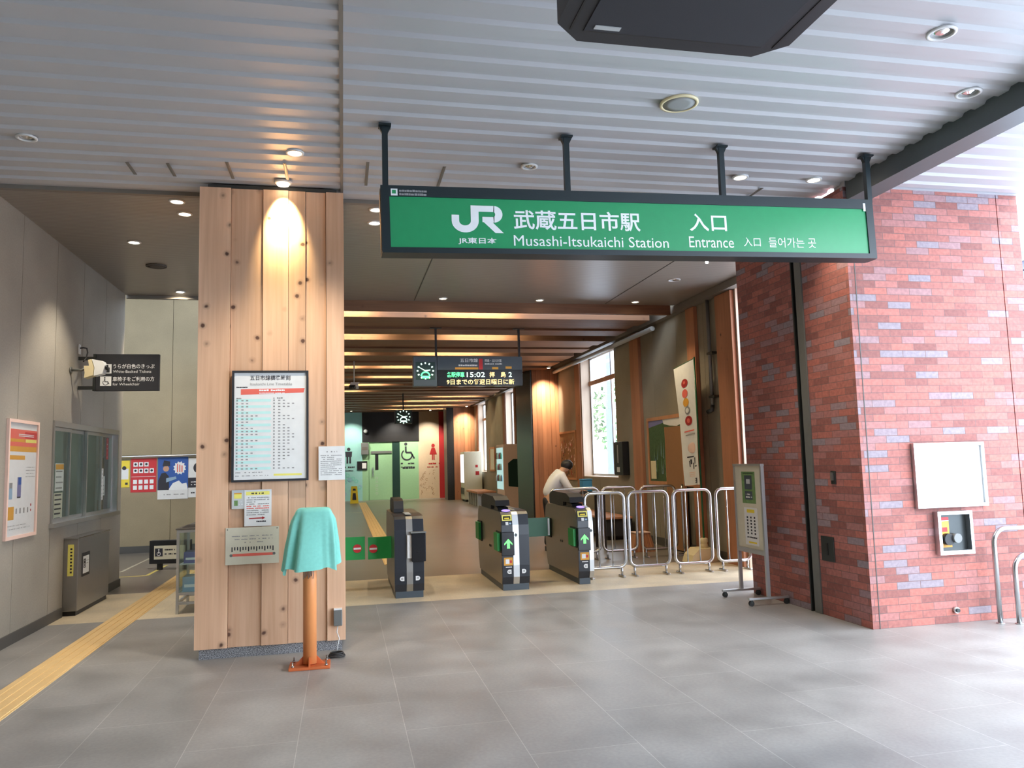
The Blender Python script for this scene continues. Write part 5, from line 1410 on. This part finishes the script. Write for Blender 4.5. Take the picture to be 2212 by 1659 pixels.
# far end: doors, pictograms, machines
YB = BW - 0.03
o = thing('sliding_door', 'pale green sliding door with a slim window at the far end', 'door', (1.13, YB, 0))
MB().m('pale_green').box(0.0, 1.0, 0.0, 0.025, 0.01, 2.25).build('leaf', o)
MB().m('black').rect(0.26, 0.40, 1.33, 2.03, -0.006).build('window_slit', o)
MB().m('grey_metal').box(0.08, 1.0, -0.04, 0.0, 2.06, 2.16).build('track', o)
MB().m('steel').box(0.14, 0.17, -0.05, -0.02, 1.05, 1.45).build('handle', o)
mb = MB().m('pale_grey')
for k in range(5): mb.ring(0.32, 0.98 - k * 0.17, 0.045, 0.06, -0.006, 4, PI / 4, PI / 4 + 2 * PI)
mb.build('line_art', o)
def pict(lbl, x, z, mat, kind, y=BW - 0.008):
    m = MB().m(mat)
    if kind == 'man': m.disc(x, z + 0.62, 0.075, y).flat([(x - 0.13, z + 0.28), (x + 0.13, z + 0.28), (x + 0.15, z + 0.52), (x - 0.15, z + 0.52)], y).rect(x - 0.10, x - 0.02, z, z + 0.28, y).rect(x + 0.02, x + 0.10, z, z + 0.28, y)
    elif kind == 'woman': m.disc(x, z + 0.64, 0.08, y).flat([(x - 0.17, z + 0.24), (x + 0.17, z + 0.24), (x + 0.07, z + 0.54), (x - 0.07, z + 0.54)], y).rect(x - 0.06, x - 0.01, z, z + 0.24, y).rect(x + 0.01, x + 0.06, z, z + 0.24, y)
    else: m.disc(x - 0.05, z + 0.70, 0.07, y).flat([(x - 0.09, z + 0.32), (x - 0.01, z + 0.32), (x - 0.01, z + 0.60), (x - 0.09, z + 0.60)], y).ring(x, z + 0.22, 0.20, 0.26, y, 24, PI * 0.7, PI * 2.05).flat([(x - 0.05, z + 0.36), (x + 0.20, z + 0.36), (x + 0.36, z + 0.06), (x + 0.30, z + 0.03), (x + 0.16, z + 0.28), (x - 0.05, z + 0.28)], y)
    zz = z - 0.20
    m.dashes(x - 0.28, x + 0.32, zz, 0.07, y, 3, 0.15).dashes(x - 0.28, x + 0.2, zz - 0.14, 0.04, y, 4, 0.15)
    return tag(m.build('pictogram'), lbl, 'pictogram')
pict('black standing man symbol on the teal restroom wall', 0.24, 1.65, 'dark_print', 'man')
pict('black wheelchair symbol on the pale green restroom panel', 2.80, 1.75, 'dark_print', 'wheel')
pict('red-brown woman symbol on the beige restroom wall', 3.98, 1.72, 'deep_red', 'woman')
mb = MB().m('dark_print').dashes(2.60, 3.16, 1.35, 0.10, BW - 0.006, 9, 0.02)
for i in range(26):
    x = r.uniform(3.42, 4.1); z = r.uniform(0.2, 1.25); mb.m('brown_board').ring(x, z, 0.04, 0.052, BW - 0.004, 10, r.uniform(0, 3), r.uniform(3.5, 6))
tag(mb.build('wall_drawing'), 'faint line drawing on the beige part of the restroom wall', 'drawing')
mb = MB()
for i in range(16):
    x = r.uniform(0.0, 0.72); z = r.uniform(0.3, 1.3); mb.m(r.choice(('pale_blue', 'teal_cloth'))).ring(x, z, 0.05, 0.09, BW - 0.005 - i * 0.0002, 10)
tag(mb.build('wall_drawing'), 'pale blue ring drawing on the teal part of the restroom wall', 'drawing')
o = thing('notice_board', 'black board with a white sheet left of the green sliding door', 'board', (0.60, BW - 0.03, 1.35))
MB().m('black').box(0, 0.44, 0.0, 0.028, 0, 0.38).build('panel', o)
MB().m('white_paper').rect(0.22, 0.40, 0.06, 0.30, -0.005).build('sheet', o)
o = thing('lamp_box', 'grey wall box above the black notice board at the far end', 'box', (0.78, BW - 0.14, 2.02))
MB().m('grey_metal').box(0, 0.32, 0, 0.118, 0, 0.52, 0.01).m('speaker_dark').box(0.04, 0.28, -0.004, 0.0, 0.2, 0.34).build('case', o)
tag(MB().m('pale_grey').ball((0.98, BW - 0.10, 3.05), 0.09, 14).build('round_lamp'), 'small round pale lamp on the black panel at the far end', 'lamp')
o = thing('wet_floor_sign', 'yellow folding floor sign in front of the teal restroom wall', 'floor sign', (0.44, 33.2, 0))
for s, nm in ((-1, 'front_board'), (1, 'back_board')):
    mb = MB().m('yellow'); P = [(-0.17, s * 0.18, 0.0), (0.17, s * 0.18, 0.0), (0.12, s * 0.02, 0.70), (-0.12, s * 0.02, 0.70)]
    A = [mb._v(p) for p in P]; B = [mb._v((p[0], p[1] - s * 0.02, p[2])) for p in P]
    mb._face(A); mb._face(B[::-1])
    for i in range(4): mb._face([A[i], B[i], B[(i + 1) % 4], A[(i + 1) % 4]])
    if s < 0:
        mb.m('dark_print')
        for (u0, u1, za, zb) in ((-0.07, 0.07, 0.52, 0.60), (-0.08, 0.08, 0.14, 0.42)):
            ya = lambda z: -0.18 + 0.16 * z / 0.70 - 0.008
            mb._face([mb._v((u0, ya(za), za)), mb._v((u1, ya(za), za)), mb._v((u1 * 0.7, ya(zb), zb)), mb._v((u0 * 0.7, ya(zb), zb))])
    mb.build(nm, o)
# machines along the right wall
o = thing('vending_machine', 'tall white vending machine beside the far reddish wood column', 'vending machine', (4.70, 30.9, 0))
MB().m('beige_paper').box(0, 0.72, 0, 1.0, 0.08, 1.98, 0.02).build('cabinet', o)
MB().m('vending_lit').box(-0.012, -0.001, 0.06, 0.94, 0.75, 1.88).build('lit_front', o)
MB().m('dark_steel').box(-0.02, -0.001, 0.1, 0.9, 0.3, 0.55).build('tray', o)
MB().m('black').box(0.05, 0.67, 0.05, 0.95, 0, 0.08).build('foot', o)
mb = MB().m('deep_red').rect(0.45, 0.55, 1.35, 1.45, -0.003).rect(0.45, 0.6, 1.05, 1.20, -0.003).build('side_print', o)
o = thing('drink_machine', 'beige vending machine with a dark teal side panel next to the black steel column', 'vending machine', (4.79, 23.5, 0))
MB().m('pink_board').box(0, 0.62, 0, 1.1, 0.08, 2.08, 0.02).build('cabinet', o)
MB().m('vending_teal').box(-0.012, -0.001, 0.06, 1.04, 0.7, 1.98).build('lit_front', o)
for rr in range(3):
    for c in range(6): MB().m(('pale_blue', 'white_print', 'teal_cloth', 'deep_red')[(rr + c) % 4]).lathe([(0.03, 0.95 + rr * 0.34), (0.03, 1.09 + rr * 0.34), (0.012, 1.13 + rr * 0.34), (0.012, 1.15 + rr * 0.34)], -0.043, 0.16 + c * 0.15, 10).build('bottle', o)
MB().m('green_post').prism([(0.14, 0.80), (0.62, 0.74), (0.62, 1.62), (0.30, 1.62), (0.14, 1.50)], 'y', -0.006, -0.0005).build('side_print', o)
MB().m('black').box(0.05, 0.57, 0.05, 1.05, 0, 0.08).build('foot', o)
o = thing('round_bench', 'low bench with a wooden top and pale legs in front of the far window', 'bench', (4.95, 28.6, 0))
MB().m('frame_wood').box(-0.35, 0.35, -1.2, 1.2, 0.44, 0.52, 0.02).build('seat', o)
for y in (-1.0, -0.5, 0.0, 0.5, 1.0): MB().m('pale_grey').box(-0.3, 0.3, y - 0.06, y + 0.06, 0, 0.439).build('leg', o)
for i, (y0, y1, lb) in enumerate(((27.2, 28.2, 'farther small picture low on the wall before the far window'), (28.5, 29.5, 'pale picture low on the wall beside the far window'))):
    o = thing('wall_picture', lb, 'picture', on_right(y1, 1.2), -PI / 2)
    MB().m('frame_wood').box(0, 1.0, -0.03, 0, 0, 0.06).box(0, 1.0, -0.03, 0, 0.84, 0.9).box(0, 0.06, -0.03, 0, 0.06, 0.84).box(0.94, 1.0, -0.03, 0, 0.06, 0.84).build('frame', o)
    MB().m(('pale_yellow', 'beige_paper')[i]).box(0.06, 0.94, -0.012, -0.001, 0.06, 0.84).build('print', o)

# writing table with a blue box, and the person bending over it
o = thing('writing_table', 'dark writing table behind the narrow gate', 'table', (4.02, 13.2, 0))
MB().m('charcoal').box(-0.30, 0.42, -0.25, 0.30, 0.955, 0.985, 0.004).build('top', o)
for x in (-0.26, 0.38):
    for y in (-0.2, 0.25): MB().m('black').box(x - 0.02, x + 0.02, y - 0.02, y + 0.02, 0, 0.955).build('leg', o)
o = thing('blue_box', 'blue box on the dark writing table', 'box', (4.19, 13.32, 0.985))
MB().m('sky_blue').box(-0.09, 0.09, -0.09, 0.09, 0, 0.20, 0.012).build('body', o)
MB().m('sky_blue').box(-0.095, 0.095, -0.095, 0.095, 0.201, 0.222, 0.006).build('lid', o)

def skin_mesh(name, mat, pts, edges, root, parent, sub=2):
    me = bpy.data.meshes.new(name); me.from_pydata([p[:3] for p in pts], edges, []); me.materials.append(MATS[mat])
    o = bpy.data.objects.new(name, me); COL.objects.link(o)
    if parent is not None: o.parent = parent
    sk = o.modifiers.new('skin', 'SKIN'); sk.use_smooth_shade = True
    if not me.skin_vertices: me.attributes
    for i, p in enumerate(pts):
        v = me.skin_vertices[0].data[i]; rr = p[3]
        v.radius = rr if isinstance(rr, tuple) else (rr, rr); v.use_root = (i == root)
    ss = o.modifiers.new('sub', 'SUBSURF'); ss.levels = sub; ss.render_levels = sub
    return o
pr = thing('person', 'person in a white shirt and dark trousers bending over the writing table', 'person', (3.46, 13.12, 0))
J_ = {'pel': (0.0, 0, 0.93, (0.13, 0.10)), 'wst': (0.03, 0, 1.05, (0.125, 0.095)), 'chs': (0.12, 0, 1.22, (0.145, 0.10)), 'nkb': (0.21, 0, 1.335, (0.075, 0.07)), 'nk': (0.255, 0, 1.375, 0.052), 'hd': (0.305, 0, 1.415, (0.085, 0.08)), 'top': (0.355, 0, 1.455, (0.085, 0.08)), 'crn': (0.39, 0, 1.475, 0.05)}
def limb(s):
    return [(0.0, s * 0.10, 0.88, 0.085), (0.02, s * 0.11, 0.50, 0.062), (0.0, s * 0.12, 0.30, 0.055), (-0.03, s * 0.12, 0.085, 0.042), (0.0, s * 0.125, 0.045, 0.04), (0.11, s * 0.135, 0.032, 0.032)]
def armp(s):
    return [(0.19, s * 0.17, 1.27, 0.060), (0.26, s * 0.21, 1.13, 0.046), (0.33, s * 0.22, 1.02, 0.042), (0.43, s * 0.16, 1.02, 0.035), (0.52, s * 0.10, 1.025, 0.026), (0.565, s * 0.085, 1.02, (0.036, 0.018)), (0.60, s * 0.075, 1.013, (0.034, 0.015))]
pts = list(J_.values()); E_ = [(i, i + 1) for i in range(7)]
for s in (-1, 1):
    b = len(pts); pts += limb(s); E_ += [(0, b)] + [(b + i, b + i + 1) for i in range(5)]
    b = len(pts); pts += armp(s); E_ += [(2, b)] + [(b + i, b + i + 1) for i in range(6)]
    hb = b + 6; hx, hy, hz = pts[hb][:3]
    for k, (dy, ln) in enumerate(((-0.026, 0.062), (-0.009, 0.074), (0.009, 0.070), (0.025, 0.054))):
        c = len(pts); pts += [(hx + 0.022, hy + dy, hz, 0.009), (hx + ln * 0.6, hy + dy * 1.1, hz - 0.006, 0.0085), (hx + ln, hy + dy * 1.1, hz - 0.016, 0.007)]
        E_ += [(hb, c), (c, c + 1), (c + 1, c + 2)]
    c = len(pts); pts += [(hx - 0.02, hy - s * 0.040, hz, 0.010), (hx + 0.012, hy - s * 0.055, hz - 0.006, 0.009), (hx + 0.035, hy - s * 0.052, hz - 0.012, 0.008)]
    E_ += [(b + 5, c), (c, c + 1), (c + 1, c + 2)]
skin_mesh('body', 'skin', pts, E_, 0, pr)
def fat(p, d): return (p[0], p[1], p[2], tuple(q + d for q in p[3]) if isinstance(p[3], tuple) else p[3] + d)
sp = [fat((0.0, 0, 0.90, (0.15, 0.12)), 0.02), fat(J_['wst'], 0.045), fat(J_['chs'], 0.045), (0.215, 0, 1.335, (0.105, 0.10)), (0.235, 0, 1.358, (0.075, 0.075))]; se = [(0, 1), (1, 2), (2, 3), (3, 4)]
for s in (-1, 1):
    b = len(sp); sp += [fat(p, 0.022) for p in armp(s)[:5]]; se += [(2, b)] + [(b + i, b + i + 1) for i in range(4)]
skin_mesh('shirt', 'shirt', sp, se, 0, pr)
tp = [(0.0, 0, 0.95, (0.15, 0.12)), (0, 0, 0.90, (0.15, 0.12))]; te = [(0, 1)]
for s in (-1, 1):
    b = len(tp); tp += [fat(p, 0.018) for p in limb(s)[:4]]; te += [(1, b)] + [(b + i, b + i + 1) for i in range(3)]
skin_mesh('trousers', 'trousers', tp, te, 0, pr)
mb = MB().m('hair')
mb.ball((0.335, 0, 1.462), 0.108, 20, (1.0, 0.90, 0.86))
mb.build('hair', pr)
mb = MB().m('skin').ball((0.40, 0.0, 1.405), 0.028, 10, (0.9, 0.7, 1.0)).m('white_print').ball((0.395, -0.045, 1.41), 0.012, 8).ball((0.395, 0.045, 1.41), 0.012, 8)
mb.build('face', pr)
for s in (-1, 1):
    MB().m('black').prism([(-0.06, 0.0), (0.19, 0.0), (0.19, 0.03), (0.10, 0.075), (-0.02, 0.10), (-0.06, 0.08)], 'y', s * 0.125 - 0.045, s * 0.125 + 0.045).build('shoe', pr)
# a leafy tree outside the tall window
o = thing('tree', 'leafy green tree outside the tall window', 'tree', (11.5, 31.0, 0))
MB().m('brown_board').tube([(0, 0, -0.01), (0.1, 0, 1.6), (0.0, 0.1, 3.0)], 0.14, 10, True, 0.08).build('trunk', o)
mb = MB(); r = random.Random(3)
for i in range(420):
    t, u = r.uniform(0, 2 * PI), r.uniform(-1, 1); q = r.uniform(0.5, 1.0) ** 0.5 * 1.7
    c = Vector((q * math.cos(t) * math.sqrt(1 - u * u), q * math.sin(t) * math.sqrt(1 - u * u), 3.3 + q * u * 0.9))
    a = Vector((r.uniform(-1, 1), r.uniform(-1, 1), r.uniform(-1, 1))).normalized() * 0.16; b = a.orthogonal().normalized() * 0.09
    mb.m(r.choice(('leaf', 'leaf_light'))); mb._face([mb._v(c - a), mb._v(c + b), mb._v(c + a), mb._v(c - b)])
mb.build('foliage', o)

# wall-washing spotlights on the reddish wood columns and lamps of the hall
for x, y, tx, ty, lb in ((5.1, 19.0, 5.15, 19.75, 'spotlight above the reddish wood column beside the black steel'), (5.05, 32.2, 5.05, 33.2, 'spotlight above the far reddish wood column')):
    o = thing('spotlight', lb, 'ceiling light', (x, y, 3.9))
    if y < 30: MB().m('lamp_trim').box(-0.02, 0.02, -0.32, 0.02, 0.0, 0.02).build('arm', o)
    MB().m('lamp_trim').lathe([(0.06, 0.0), (0.06, -0.02), (0.045, -0.024)], 0, 0, 18).build('trim_ring', o)
    MB().m('lamp_warm').lathe([(0.044, -0.0241), (0.03, -0.03)], 0, 0, 14).build('bulb', o)
    lamp('SPOT', 'lamp_light', (0, 0, -0.05), 330, (1.0, 0.80, 0.56), o, (tx - x, ty - y, -1.1), 75, 1.0, 0.04)
for x, lb in ((0.35, 'spotlight washing the teal part of the restroom wall'), (2.3, 'spotlight above the pale green restroom doors'), (3.75, 'spotlight washing the beige part of the restroom wall')):
    o = thing('spotlight', lb, 'ceiling light', (x, 34.2, 3.9))
    MB().m('lamp_trim').lathe([(0.06, 0.0), (0.06, -0.02), (0.045, -0.024)], 0, 0, 18).build('trim_ring', o)
    MB().m('lamp_warm').lathe([(0.044, -0.0241), (0.03, -0.03)], 0, 0, 14).build('bulb', o)
    lamp('SPOT', 'lamp_light', (0, 0, -0.05), 220, (1.0, 0.92, 0.8), o, (0, 1.0, -1.6), 80, 0.8, 0.04)
